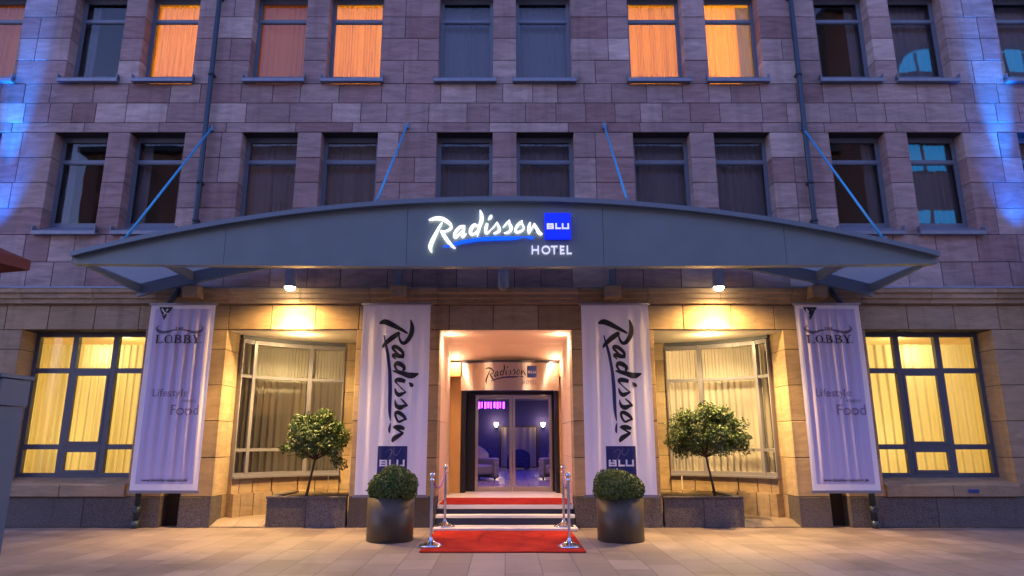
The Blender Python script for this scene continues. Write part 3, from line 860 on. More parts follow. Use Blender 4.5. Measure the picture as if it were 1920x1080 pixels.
# ------------------------------------------------------------------ canopy
can = tag(empty('entrance_canopy', (0, 0, 4.0)), 'arched grey steel and glass canopy hung over the hotel entrance on blue rods', 'canopy')
RAD = 24.8
def az(x): return 5.10 - 4.0 - (RAD - math.sqrt(RAD*RAD - x*x))   # local z of the capping top
HW = 6.55; YF = -2.18; YB = -.30
n = 60
xs = [-HW + 2*HW*k/n for k in range(n + 1)]
seams = [-4.27, -1.5, 1.5, 4.27]
# fascia in five sheets with hairline seams
eds = [-HW] + seams + [HW]
for a, b in zip(eds, eds[1:]):
    f = MB(); vs = []; nn = 16
    a2 = a + (.003 if a > -HW else 0); b2 = b - (.003 if b < HW else 0)
    for k in range(nn + 1):
        x = a2 + (b2 - a2)*k/nn
        zt = az(x) - .07; zb = .035 + .05*(abs(x)/HW)**2
        zt = max(zt, zb + .012)
        vs += [(x, YF, zb), (x, YF, zt), (x, YF + .03, zt), (x, YF + .03, zb)]
    f.add(vs, [g for k in range(nn) for g in ((4*k, 4*k+4, 4*k+5, 4*k+1), (4*k+1, 4*k+5, 4*k+6, 4*k+2), (4*k+2, 4*k+6, 4*k+7, 4*k+3), (4*k+3, 4*k+7, 4*k+4, 4*k))] + [(0, 1, 2, 3), (4*nn+3, 4*nn+2, 4*nn+1, 4*nn)], .5)
    f.build('fascia_panel', M['canopy'], can)
bk = MB(); vs = []
for x in xs:
    zb = .04 + .05*(abs(x)/HW)**2; zt = max(az(x) - .075, zb + .01); vs += [(x, YF + .04, zb), (x, YF + .04, zt)]
bk.add(vs, [(2*k, 2*k+2, 2*k+3, 2*k+1) for k in range(n)]); bk.build('fascia_backing', M['pipe'], can)
# bottom lip
lp = MB(); vs = []
for x in xs:
    zb = .032 + .05*(abs(x)/HW)**2; vs += [(x, YF - .02, zb - .03), (x, YF - .02, zb), (x, YF + .12, zb), (x, YF + .12, zb - .03)]
lp.add(vs, [g for k in range(n) for g in ((4*k, 4*k+4, 4*k+5, 4*k+1), (4*k+1, 4*k+5, 4*k+6, 4*k+2), (4*k+2, 4*k+6, 4*k+7, 4*k+3), (4*k+3, 4*k+7, 4*k+4, 4*k))] + [(0, 1, 2, 3), (4*n+3, 4*n+2, 4*n+1, 4*n)])
lp.build('bottom_lip', M['canopy'], can)
cp = MB(); vs = []
for x in xs:
    z = az(x); vs += [(x, YF - .10, z - .075), (x, YF - .10, z), (x, YF + .12, z + .005), (x, YF + .12, z - .07)]
cp.add(vs, [g for k in range(n) for g in ((4*k, 4*k+4, 4*k+5, 4*k+1), (4*k+1, 4*k+5, 4*k+6, 4*k+2), (4*k+2, 4*k+6, 4*k+7, 4*k+3), (4*k+3, 4*k+7, 4*k+4, 4*k))] + [(0, 1, 2, 3), (4*n+3, 4*n+2, 4*n+1, 4*n)])
cp.build('capping', M['canopycap'], can)
rg = MB(); vs = []
for x in xs: vs += [(x, YF + .12, az(x) - .045), (x, YB, az(x) - .045)]
rg.add(vs, [(2*k, 2*k+2, 2*k+3, 2*k+1) for k in range(n)], .5, True)
rg.build('roof_glass', M['canopyglass'], can)
bb = MB(); vs = []
for x in xs:
    z = az(x); h = .25 + .03*(abs(x)/HW); vs += [(x, YB - .06, z - h), (x, YB - .06, z - .06), (x, YB + .02, z - .06), (x, YB + .02, z - h)]
bb.add(vs, [g for k in range(n) for g in ((4*k, 4*k+4, 4*k+5, 4*k+1), (4*k+1, 4*k+5, 4*k+6, 4*k+2), (4*k+2, 4*k+6, 4*k+7, 4*k+3), (4*k+3, 4*k+7, 4*k+4, 4*k))] + [(0, 1, 2, 3), (4*n+3, 4*n+2, 4*n+1, 4*n)])
bb.build('rear_arch_beam', M['steel'], can)
for x in [s * v for v in (HW - .03, 5.60, 4.6, 3.6, 2.7, 1.93, .95) for s in (-1, 1)]:
    z = az(x); w = .025; hb = .16 if abs(x) > 5 else .12
    zf = max(z - hb - .06, .045 + .05*(abs(x)/HW)**2)
    r = MB()
    r.add([(x-w, YF + .05, zf), (x+w, YF + .05, zf), (x+w, YB - .06, z - hb - .06), (x-w, YB - .06, z - hb - .06), (x-w, YF + .05, z - .08), (x+w, YF + .05, z - .08), (x+w, YB - .06, z - .065), (x-w, YB - .06, z - .065)],
          [(0, 3, 2, 1), (4, 5, 6, 7), (0, 1, 5, 4), (1, 2, 6, 5), (2, 3, 7, 6), (3, 0, 4, 7)])
    r.build('rafter', M['steel'], can)
for x in (-5.62, -1.91, 1.93, 5.62):
    r = MB(); r.box(x - .05, x + .05, -.33, -.23, .15, max(az(x) - .25, .2)); r.box(x - .09, x + .09, -.34, -.16, .152, .17)
    r.build('post', M['steel'], can)
for xa, za, xb, zb in ((-5.70, 3.34, -5.84, .50), (-1.91, 3.39, -2.0, 1.03), (1.93, 3.39, 1.90, 1.03), (5.77, 3.37, 5.80, .50)):
    r = MB(); zb = az(xb) + .02
    r.tube([(xa, -.03, za), (xb, YF + .02, zb)], .020, 10)
    t = r.build('tie_rod', M['rod'], can)
    q = MB(); q.box(xa - .04, xa + .04, -.05, .0, za - .05, za + .07); q.build('rod_bracket', M['steel'], t); q = MB(); q.box(xb - .03, xb + .03, YF - .03, YF + .06, zb - .02, zb + .05); q.build('rod_bracket', M['steel'], t)

# ------------------------------------------------------------------ brush lettering
def cat(pts, sub=6):
    out = []
    for i in range(len(pts) - 1):
        p = [pts[max(0, min(len(pts)-1, i+k))] for k in (-1, 0, 1, 2)]
        for s in range(sub):
            f = s / sub
            out.append(tuple(.5*((2*p[1][c]) + (p[2][c]-p[0][c])*f + (2*p[0][c]-5*p[1][c]+4*p[2][c]-p[3][c])*f*f + (3*p[1][c]-p[0][c]-3*p[2][c]+p[3][c])*f**3) for c in range(3)))
    out.append(pts[-1]); return out
SCRIPT = [
 [(100,295,18),(180,265,60),(290,248,90),(400,262,98),(500,310,92),(580,375,80),(612,435,66),(585,490,56),(520,528,42),(440,548,30),(370,552,24)],
 [(402,345,28),(340,450,58),(265,600,84),(190,760,106),(148,880,106),(158,950,80),(185,1012,26)],
 [(380,530,60),(430,605,92),(500,710,98),(590,820,84),(660,890,58),(712,920,16)],
 [(880,428,44),(800,450,58),(720,540,72),(682,630,74),(700,680,58),(760,645,50),(840,550,30)],
 [(905,412,50),(885,520,84),(860,620,80),(880,665,56),(955,598,16)],
 [(1200,425,44),(1130,400,66),(1060,480,88),(1040,570,84),(1085,612,58),(1150,588,42),(1215,520,26)],
 [(1255,70,26),(1290,180,100),(1292,290,108),(1252,420,86),(1215,560,66),(1198,658,20)],
 [(1420,365,70),(1390,470,86),(1388,560,78),(1425,582,46),(1500,512,22),(1580,425,24),(1640,340,22)],
 [(1440,282,12),(1490,225,78),(1525,185,44)],
 [(1640,335,22),(1676,430,64),(1698,500,80),(1660,555,66),(1600,584,42),(1555,592,14)],
 [(1775,455,18),(1850,372,40),(1925,292,24)],
 [(1925,300,26),(1925,370,58),(1958,460,92),(1930,540,70),(1860,575,40),(1795,583,14)],
 [(2215,308,26),(2140,370,62),(2070,470,74),(2062,545,60),(2120,562,48),(2210,522,42),(2250,470,42),(2222,400,40),(2200,330,30)],
 [(2390,348,50),(2362,450,86),(2360,555,70),(2368,600,24)],
 [(2385,560,24),(2440,450,36),(2490,370,44)],
 [(2480,375,40),(2530,470,74),(2580,560,90),(2630,600,66),(2665,602,22)]]
SWOOSH = [
 [(440,890,30),(560,862,44),(700,822,72),(850,785,84),(1000,760,84),(1200,728,90),(1400,712,100),(1600,702,104),(1800,700,98),(2000,695,86),(2140,682,56),(2240,668,20)],
 [(2268,662,16),(2350,680,56),(2430,687,60),(2480,675,26)]]
def rect_strokes(kind):
    B = []
    w = 42
    if kind == 'BLU':
        x0, x1, y0, y1 = 1140, 1295, 388, 518
        B += [[(x0+20, y0, w), (x0+20, y1, w)], [(x0, y0+18, 36), (x1-20, y0+18, 36)], [(x0, 453, 34), (x1-10, 453, 34)], [(x0, y1-18, 36), (x1-10, y1-18, 36)], [(x1-22, y0+6, w), (x1-16, y1-4, w)]]
        B += [[(1348, 388, w), (1348, 518, w)], [(1330, 500, 38), (1458, 500, 38)]]
        B += [[(1495, 388, w), (1495, 505, w)], [(1478, 500, 38), (1640, 500, 38)], [(1620, 388, w), (1620, 510, w)]]
    else:
        w = 36
        B += [[(813, 862, w), (813, 1052, w)], [(945, 862, w), (945, 1052, w)], [(813, 957, 34), (945, 957, 34)]]
        B += [[(1118 + 82*math.cos(t*PI/10), 957 + 80*math.sin(t*PI/10), w) for t in range(21)]]
        B += [[(1228, 880, 34), (1380, 880, 34)], [(1303, 880, w), (1303, 1052, w)]]
        B += [[(1448, 862, w), (1448, 1052, w)], [(1448, 880, 34), (1532, 880, 34)], [(1448, 957, 34), (1522, 957, 34)], [(1448, 1035, 34), (1532, 1035, 34)]]
        B += [[(1598, 862, w), (1598, 1052, w)], [(1598, 1035, 34), (1695, 1035, 34)]]
    return [[(x + 1620, y, w_) for x, y, w_ in s] for s in B]
WF = .80
def stroke_mesh(mb, strokes, fmap, th, straight=False, z0=0., wf=WF):
    """fmap(x, y, off) -> world point, off = distance in front of the carrier"""
    for si, st in enumerate(strokes):
        pts = st if (straight and len(st) < 3) else cat(st, 5)
        o = z0 + th + .0009 * (si % 7)
        L = []; Rr = []
        for i, (x, y, w) in enumerate(pts):
            a = pts[max(0, i-1)]; b = pts[min(len(pts)-1, i+1)]
            dx, dy = b[0]-a[0], b[1]-a[1]; l = math.hypot(dx, dy) or 1
            nx, ny = -dy/l*w*wf/2, dx/l*w*wf/2
            L.append((x+nx, y+ny)); Rr.append((x-nx, y-ny))
        vs = []
        for (lx, ly), (rx, ry) in zip(L, Rr):
            vs += [fmap(lx, ly, o), fmap(rx, ry, o), fmap(lx, ly, z0), fmap(rx, ry, z0)]
        fs = []
        for k in range(len(pts) - 1):
            a, b = 4*k, 4*k+4
            fs += [(a, b, b+1, a+1), (a, a+2, b+2, b), (a+1, b+1, b+3, a+3)]
        m = 4*(len(pts)-1); fs += [(0, 1, 3, 2), (m, m+2, m+3, m+1)]
        mb.add(vs, fs, .5)
    return mb

# ------------------------------------------------------------------ lit sign on the canopy
SX, SZ = .00812/12, .0085/12
sign = tag(empty('hotel_sign', (0, YF, 4.0)), 'lit white script hotel logo with blue swoosh and square on the canopy fascia', 'sign')
smap = lambda x, y, o: (-1.166 + (x - 100)*SX, -o - .03, .823 - (y - 156)*SZ)
stroke_mesh(MB(), SCRIPT, smap, .045).build('script_lettering', M['litwhite'], sign)
stroke_mesh(MB(), SWOOSH, smap, .035).build('swoosh', M['litblue2'], sign)
q = MB()
a = smap(2715, 720, 0); b = smap(3300, 150, 0)
q.box(a[0], b[0], -.10, -.03, a[2], b[2])
sqm = q.build('blue_square', M['litblue'], sign)
stroke_mesh(MB(), rect_strokes('BLU'), lambda x, y, o: (smap(x, y, 0)[0], -.10 - o, smap(x, y, 0)[2]), .012, True).build('square_lettering', M['litwhite2'], sqm)
stroke_mesh(MB(), rect_strokes('HOTEL'), smap, .03, True).build('hotel_lettering', M['litwhite2'], sign)
st = MB()
for x in (300, 900, 1500, 2100, 2500): 
    c = smap(x, 500, 0); st.tube([(c[0], 0, c[2]), (c[0], -.03, c[2])], .012, 8)
c = smap(3000, 450, 0); st.tube([(c[0], 0, c[2]), (c[0], -.03, c[2])], .03, 8)
c = smap(3000, 957, 0); st.tube([(c[0], 0, c[2]), (c[0], -.03, c[2])], .012, 8)
st.build('standoff', M['pipe'], sign)

# small logo on the bowed panel over the door
dm = .62 * SX / .675 * .62
def pmap(x, y, o):
    X = -.42 + (x - 100)*.00034; Z = 2.665 - (y - 65)*.00043
    return (X, bow(X - .10) - .004 - o, Z)
pl_ = stroke_mesh(MB(), SCRIPT, pmap, .004).build('panel_script', M['ink'], fp)
stroke_mesh(MB(), SWOOSH, pmap, .003).build('panel_swoosh', M['inkblue'], fp)
q = MB(); a = pmap(2715, 720, 0); b = pmap(3305, 150, 0); q.box(a[0], b[0], a[1] - .012, a[1] + .03, a[2], b[2])
M['panelblue'] = simple('panel_blue', (.01, .06, .40), .4)
q.build('panel_blue_square', M['panelblue'], fp)
stroke_mesh(MB(), rect_strokes('BLU'), lambda x, y, o: (pmap(x, y, 0)[0], a[1] - .013 - o, pmap(x, y, 0)[2]), .003, True).build('panel_square_lettering', M['inkwhite'], fp)
stroke_mesh(MB(), rect_strokes('HOTEL'), pmap, .003, True).build('panel_hotel_lettering', M['inkfaint'], fp)

# ------------------------------------------------------------------ banners
def text_mesh(txt, size, fmap, name, mat, parent, bold=0., sx=1.):
    cu = bpy.data.curves.new('t', 'FONT'); cu.body = txt; cu.size = size; cu.align_x = 'CENTER'; cu.offset = bold
    ob = bpy.data.objects.new('t', cu); col.objects.link(ob)
    dg = bpy.context.evaluated_depsgraph_get(); me = bpy.data.meshes.new_from_object(ob.evaluated_get(dg))
    vs = [fmap(v.co.x*sx, v.co.y) for v in me.vertices]; fs = [tuple(p.vertices) for p in me.polygons]
    bpy.data.objects.remove(ob); bpy.data.curves.remove(cu); bpy.data.meshes.remove(me)
    return MB().add(vs, fs, .5).build(name, mat, parent)

def banner(xc, w, zt, zb, kind, label, seed, sx):
    """top-level banner: origin at its bottom centre, Y of the cloth plane = 0"""
    Y0 = -.35
    o = tag(empty('banner', (xc, Y0, zb)), label, 'banner', 'banners hanging on the entrance piers')
    H = zt - zb; rnd = random.Random(seed)
    ks = [(rnd.uniform(.5, 1), 2*PI/(rnd.uniform(.16, .30) if kind == 'logo' else rnd.uniform(.13, .19)), rnd.uniform(0, 6)) for _ in range(4)]
    amp = .024 if kind == 'logo' else .030
    def yo(x, z):
        u = x / (w/2); t = z / H
        e = max(0, 1 - abs(u)**6)
        s = sum(a*math.sin(k*(x + .03*(1-t)*math.sin(3*x + seed)) + f) for a, k, f in ks) / 2.4
        env = math.sin(PI*min(1, max(0, (t - .02)/.96)))**.45
        return amp*s*env*(.35 + .65*e) - .01*math.sin(PI*t)
    nx, nz = 110, 40
    def sheet(x0, x1, z0, z1, name, mat, off, par):
        vs = []; fs = []
        for i in range(nx+1):
            for j in range(nz+1):
                x = x0 + (x1-x0)*i/nx; z = z0 + (z1-z0)*j/nz; vs.append((x, yo(x, z) - off, z))
        for i in range(nx):
            for j in range(nz):
                a = i*(nz+1)+j; fs.append((a, a+nz+1, a+nz+2, a+1))
        return MB().add(vs, fs, .5, True).build(name, mat, par)
    if kind == 'logo':
        cl = sheet(-w/2, w/2, .0, H, 'cloth', M['banner'], 0, o)
    else:
        # printed field a shade darker than the white margin, seams at its edge
        cl = sheet(-w/2, w/2, .0, H, 'cloth', M['banner'], 0, o)
        b = .085
        sheet(-w/2 + b, w/2 - b, b*1.3, H - b, 'printed_field', M['bannerpanel'], .004, cl)
    r = MB(); r.tube([(-w/2 - .03, 0, H + .0), (w/2 + .03, 0, H + .0)], .022, 12); r.build('top_rod', M['bayframe'], o)
    r = MB(); r.box(-w/2 - .03, w/2 + .03, -.018, .018, -.035, .01); r.build('bottom_bar', M['bayframe'], o)
    for x in (-w*.3, w*.3):
        r = MB(); r.tube([(x, 0, H + .01), (x, .34, H + .01)], .012, 8); r.build('bracket', M['pipe'], o)
        r = MB(); r.tube([(x, 0.005, -.02), (x, .34, -.02)], .010, 8); r.build('bracket', M['pipe'], o)
    if kind == 'logo':
        bm = lambda x, y, off: ((.42 - (y - 65)*.00076), yo(.42 - (y - 65)*.00076, 2.97 - (x-100)*.000822) - off, 2.97 - (x - 100)*.000822)
        stroke_mesh(MB(), SCRIPT, bm, .002, z0=.004, wf=1.12).build('script_lettering', M['ink'], cl)
        stroke_mesh(MB(), SWOOSH, bm, .002, z0=.004).build('swoosh', M['inkblue'], cl)
        s0x, s0z, S = -.235, .30, .50
        q = MB(); vs = []; fs = []; m = 24
        for i in range(m+1):
            for j in range(m+1):
                x = s0x + S*i/m; z = s0z + S*j/m; vs.append((x, yo(x, z) - .005, z))
        for i in range(m):
            for j in range(m):
                a = i*(m+1)+j; fs.append((a, a+m+1, a+m+2, a+1))
        sq = q.add(vs, fs, .5).build('blue_square', M['inkblue'], cl)
        k = S/590
        def bl(x, y, off):
            X = s0x + (x - 2715)*k*1.0 + .0; Z = s0z + S*.33 + (520 - y)*k
            return (X, yo(X, Z) - .006 - off, Z)
        stroke_mesh(MB(), [[(a_, b_, c_) for a_, b_, c_ in s_] for s_ in rect_strokes('BLU')], bl, .002, True, .001).build('square_lettering', M['inkwhite'], sq)
        thin = [[(2860,250,8),(2950,190,10),(3000,220,12),(2960,330,12),(2900,420,10)], [(3060,160,8),(3030,260,12),(3090,300,12),(3150,230,10),(3180,160,8)]]
        stroke_mesh(MB(), thin, bl, .001, False, .001).build('faint_script', M['inkfaint'], sq)
    else:
        fm = lambda x, z: (x, yo(x, z) - .009, z)
        X0 = -w/2
        # black triangle badge
        tx, tz = X0 + .27, H - .055
        v = [(-.125, 0), (.125, 0), (-.02, -.235)]
        MB().add([fm(tx + a_, tz + b_) for a_, b_ in v], [(0, 2, 1)], .5).build('triangle_badge', M['ink'], cl)
        ww = MB()
        for pts in ([(-.075, -.03, .03), (.0, -.125, .028)], [(.035, -.035, .03), (.005, -.075, .02)], [(-.005, -.10, .012), (.04, -.12, .010)], [(-.04, -.13, .012), (-.015, -.15, .012)]):
            stroke_mesh(ww, [pts], lambda x, y, off: (tx + x, yo(tx + x, tz + y) - .010 - off, tz + y), .001, True)
        ww.build('badge_mark', M['inkwhite'], cl)
        # horns
        zc = H - .50
        hs = []
        for s in (-1, 1):
            hs.append([(s*.02, .035, .008), (s*.12, .03, .035), (s*.22, .0, .052), (s*.31, -.005, .066), (s*.385, .03, .056), (s*.40, .075, .034), (s*.36, .12, .004)])
        stroke_mesh(MB(), hs, lambda x, y, off: (x - .02, yo(x - .02, zc + y) - .008 - off, zc + y), .0015, False).build('horn_emblem', M['inkgrey'], cl)
        tm = lambda zz: (lambda x, y: (x - .02, yo(x - .02, zz + y) - .0115, zz + y))
        # serif capitals drawn with thick and thin strokes
        g = MB()
        def cap(ch, x, h, W, z):
            T, t = W*.27, W*.10; S = []
            ser = lambda cx_, yy, l=.5: S.append([(cx_ - W*l*.5, yy, t), (cx_ + W*l*.5, yy, t)])
            if ch == 'L': S += [[(.25*W, 0, T), (.25*W, h, T)], [(.1*W, t/2, t), (.95*W, t/2, t)], [(.92*W, 0, t), (.92*W, h*.28, t)]]; ser(.25*W, h - t/2)
            if ch == 'O': S += [[(W*.55 + W*.48*math.cos(a*PI/8), h/2 + (h/2 - t*.4)*math.sin(a*PI/8), t + (T - t)*abs(math.cos(a*PI/8))**2) for a in range(17)]]
            if ch == 'B': S += [[(.25*W, 0, T), (.25*W, h, T)], [(.05*W, t/2, t), (.6*W, t/2, t)], [(.05*W, h - t/2, t), (.55*W, h - t/2, t)], [(.3*W, h*.53, t), (.6*W, h*.53, t)],
                              [(.55*W, h - t/2, t), (.82*W, h*.87, T*.8), (.82*W, h*.68, T*.8), (.55*W, h*.54, t)], [(.55*W, h*.53, t), (.88*W, h*.40, T*.9), (.9*W, h*.16, T*.9), (.55*W, t/2, t)]]
            if ch == 'Y': S += [[(.15*W, h, T), (.5*W, h*.45, T)], [(.9*W, h, t), (.55*W, h*.45, t)], [(.52*W, h*.48, T), (.52*W, 0, T)]]; ser(.15*W, h - t/2); ser(.88*W, h - t/2, .4); ser(.52*W, t/2, .6)
            if ch == 'T': S += [[(.5*W, 0, T), (.5*W, h, T)], [(0, h - t/2, t), (W, h - t/2, t)]]; ser(.5*W, t/2)
            if ch == 'H': S += [[(.2*W, 0, T), (.2*W, h, T)], [(.8*W, 0, T), (.8*W, h, T)], [(.2*W, h/2, t), (.8*W, h/2, t)]]; ser(.2*W, t/2, .4); ser(.8*W, t/2, .4)
            if ch == 'E': S += [[(.25*W, 0, T), (.25*W, h, T)], [(.1*W, t/2, t), (.9*W, t/2, t)], [(.1*W, h - t/2, t), (.85*W, h - t/2, t)], [(.25*W, h/2, t), (.7*W, h/2, t)]]
            if ch == '.': S += [[(0, T*.5, T), (T, T*.5, T)]]
            stroke_mesh(g, S, lambda a_, b_, off: (x + a_, yo(x + a_, z + b_) - .011 - off, z + b_), .001, True)
        x = -.42; z = H - .70
        for ch in 'LOBBY':
            cap(ch, x, .145, .115, z); x += .128; cap('.', x, .145, .09, z); x += .036
        x = -.10
        for ch in 'THE': cap(ch, x, .055, .05, H - .50 + .03 ); x += .058
        g.build('serif_lettering', M['ink'], cl)
        def tx_(t, size, x0, zz, mat, nm, bold=0.):
            text_mesh(t, size, lambda a_, b_: (x0 + a_, yo(x0 + a_, zz + b_) - .0125, zz + b_), nm, mat, cl, bold)
        tx_('Lifestyle', .19, -.06, H - 1.62, M['inkfaint'], 'slogan_lettering')
        tx_('meets', .10, .28, H - 1.72, M['inkfaint'], 'slogan_lettering')
        tx_('Food', .25, .22, H - 1.93, M['inkfaint'], 'slogan_lettering')
        tx_('www.thelobby-restaurant.de', .066, .0, .155, M['ink'], 'web_address', .0008)
    return o
banner(-1.915, 1.19, 3.80, .55, 'logo', 'tall pale banner with black script and blue square, on the pier left of the entrance', 1, -1)
banner(1.94, 1.19, 3.80, .55, 'logo', 'tall pale banner with black script and blue square, on the pier right of the entrance', 2, 1)
banner(-5.70, 1.14, 3.80, .62, 'lobby', 'lilac restaurant banner with horn emblem on the far left pier beside the yellow window', 3, -1)
banner(5.70, 1.14, 3.80, .62, 'lobby', 'lilac restaurant banner with horn emblem on the far right pier beside the yellow window', 4, 1)

# ------------------------------------------------------------------ drainpipes
for s, lb in ((-1, 'left'), (1, 'right')):
    d_ = tag(empty('drainpipe', (s*5.78, -.1, 0)), 'dark metal drainpipe running down the %s side of the stone facade' % lb, 'drainpipe', 'drainpipes on the facade')
    p = MB()
    p.tube([(0, 0, 12.4), (0, 0, 4.36), (s*.14, .0, 4.2), (s*.14, -.12, 4.0), (s*.30, -.10, 3.8), (s*.46, 0, 3.6), (s*.46, 0, .06)], .048, 12); p.build('pipe', M['pipe'], d_)
    for z in (5.45, 6.2, 8.47, 10.2):
        q = MB(); q.tube([(0, 0, z - .03), (0, 0, z + .03)], .058, 12); q.box(-.05, .05, .0, .1, z - .02, z + .02); q.build('clamp', M['pipe'], d_)
    q = MB(); q.tube([(s*.46, 0, .0), (s*.46, 0, .12)], .06, 12); q.build('pipe_foot', M['pipe'], d_); q = MB(); q.tube([(s*.46, -.02, .30), (s*.46, -.07, .30)], .05, 10); q.tube([(s*.46, 0, .24), (s*.46, 0, .36)], .062, 12); q.build('cleaning_eye', M['pipe'], d_)

# ------------------------------------------------------------------ cylinder lamps under the canopy
WARM = (1, .60, .20)
M['lamphousing'] = simple('lamp_housing_paint', (.34, .40, .50), .4, .2)
def cyl_lamp(X, lit, label):
    o = tag(empty('cylinder_lamp', (X, -.46, 4.08)), label, 'lamp', 'cylinder lamps under the canopy')
    m = MB(); m.lathe([(.10, 0), (.10, .26), (.085, .31), (.05, .335), (0, .34)], (0, 0, 0), 24); m.lathe([(.10, 0), (.092, 0), (.085, .06)], (0, 0, 0), 24)
    m.build('housing', M['lamphousing'], o)
    m = MB(); m.tube([(0, 0, .33), (0, 0, .60), (0, .14, .66)], .012, 8); m.build('stem', M['steel'], o)
    m = MB(); m.lathe([(.088, .03), (.086, -.01), (.07, -.04), (.04, -.058), (0, -.065)], (0, 0, 0), 24); m.build('lens', M['bulb'] if lit else M['sillmetal'], o)
    if lit:
        lamp('SPOT', 'lamp_beam', (0, 0, -.09), SPOT_E * 1.35, WARM, o, (R(9), 0, 0), spot_size=R(95), spot_blend=.6, shadow_soft_size=.06)
        lamp('SPOT', 'lamp_light', (0, 0, -.09), SPOT_E * .52, WARM, o, (0, 0, 0), spot_size=R(168), spot_blend=.55, shadow_soft_size=.07)
cyl_lamp(-3.80, True, 'lit cylinder lamp under the left half of the canopy')
cyl_lamp(3.78, True, 'lit cylinder lamp under the right half of the canopy')
cyl_lamp(-.03, False, 'unlit cylinder lamp under the middle of the canopy')

# ------------------------------------------------------------------ recessed ceiling lights
def downlight(x, y, e, label, color=(1, .68, .36), z=3.39):
    o = tag(empty('ceiling_light', (x, y, z)), label, 'ceiling light', 'recessed ceiling lights')
    m = MB(); m.lathe([(.085, -.004), (.085, -.012), (.068, -.012), (.066, -.002)], (0, 0, 0), 24); m.build('rim', M['plaster'], o)
    m = MB(); m.lathe([(.066, -.006), (.03, -.010), (0, -.010)], (0, 0, 0), 24); m.build('diffuser', M['downl'], o)
    lamp('POINT', 'downlight_glow', (0, 0, -.12), e * .10, color, o, shadow_soft_size=.05)
    lamp('SPOT', 'downlight_light', (0, 0, -.03), e, color, o, (0, 0, 0), spot_size=R(150), spot_blend=.6, shadow_soft_size=.06)
downlight(-3.85, .55, 150, 'round ceiling light in the left window recess above the small tree', (1, .68, .27))
downlight(3.85, .55, 150, 'round ceiling light in the right window recess above the small tree', (1, .70, .28))
PINK = (1, .64, .40)
downlight(-1.02, .50, 34, 'round ceiling light at the front left corner of the entrance ceiling', PINK)
downlight(1.04, .50, 34, 'round ceiling light at the front right corner of the entrance ceiling', PINK)
downlight(-1.05, 2.28, 14, 'round ceiling light at the rear left corner of the entrance ceiling', PINK, 3.19)
downlight(1.07, 2.28, 14, 'round ceiling light at the rear right corner of the entrance ceiling', PINK, 3.19)

# ------------------------------------------------------------------ blue wall washers
def washer(X, label):
    o = tag(empty('wall_floodlight', (X, -.60, 4.28)), label, 'floodlight', 'blue floodlights on the facade')
    m = MB(); m.box(-.10, .10, -.09, .09, -.08, .08, bev=.01); m.box(-.03, .03, .09, .60, -.06, -.02); m.build('housing', M['pipe'], o)
    m = MB(); m.lathe([(.07, .082), (.03, .087), (0, .088)], (0, 0, 0), 20); m.build('lens', M['bluelens'], o)
    lamp('SPOT', 'blue_light', (0, 0, .12), 3600, (.0, .20, 1), o, (R(180 - 8.5), 0, 0), spot_size=R(14), spot_blend=1, shadow_soft_size=.05)
    lamp('SPOT', 'blue_light', (0, 0, .12), 420, (.0, .15, 1), o, (R(180 - 16), 0, 0), spot_size=R(34), spot_blend=1, shadow_soft_size=.05)
M['bluelens'] = emis('blue_lens', (.02, .2, 1), 12)
washer(9.62, 'small black floodlight washing blue light up the wall at the far right')
washer(-9.55, 'small black floodlight washing blue light up the wall at the far left')

# ------------------------------------------------------------------ vegetation
def leaves(mb, n, c, rad, size, rnd, shell=.6, fn=None, flat=.5, tint=None):
    k = 0
    while k < n:
        d = Vector((rnd.gauss(0, 1), rnd.gauss(0, 1), rnd.gauss(0, 1))).normalized()
        r = shell + (1 - shell)*rnd.random()**.6
        p = Vector((d.x*rad[0]*r, d.y*rad[1]*r, d.z*rad[2]*r))
        if fn and not fn(p, d, r): continue
        k += 1
        nrm = (d + Vector((rnd.gauss(0, flat), rnd.gauss(0, flat), rnd.gauss(0, flat)))).normalized()
        a = nrm.orthogonal().normalized(); b = nrm.cross(a); t = rnd.uniform(0, 6.28)
        a, b = a*math.cos(t) + b*math.sin(t), b*math.cos(t) - a*math.sin(t)
        s = size*rnd.uniform(.7, 1.3); q = Vector(c) + p
        vs = [q - a*s, q - a*s*.2 + b*s*.45 + nrm*s*.1, q + a*s, q - a*s*.2 - b*s*.45 + nrm*s*.1]
        mb.add(vs, [(0, 1, 2, 3)], rnd.random() if tint is None else tint(rnd, r, d))

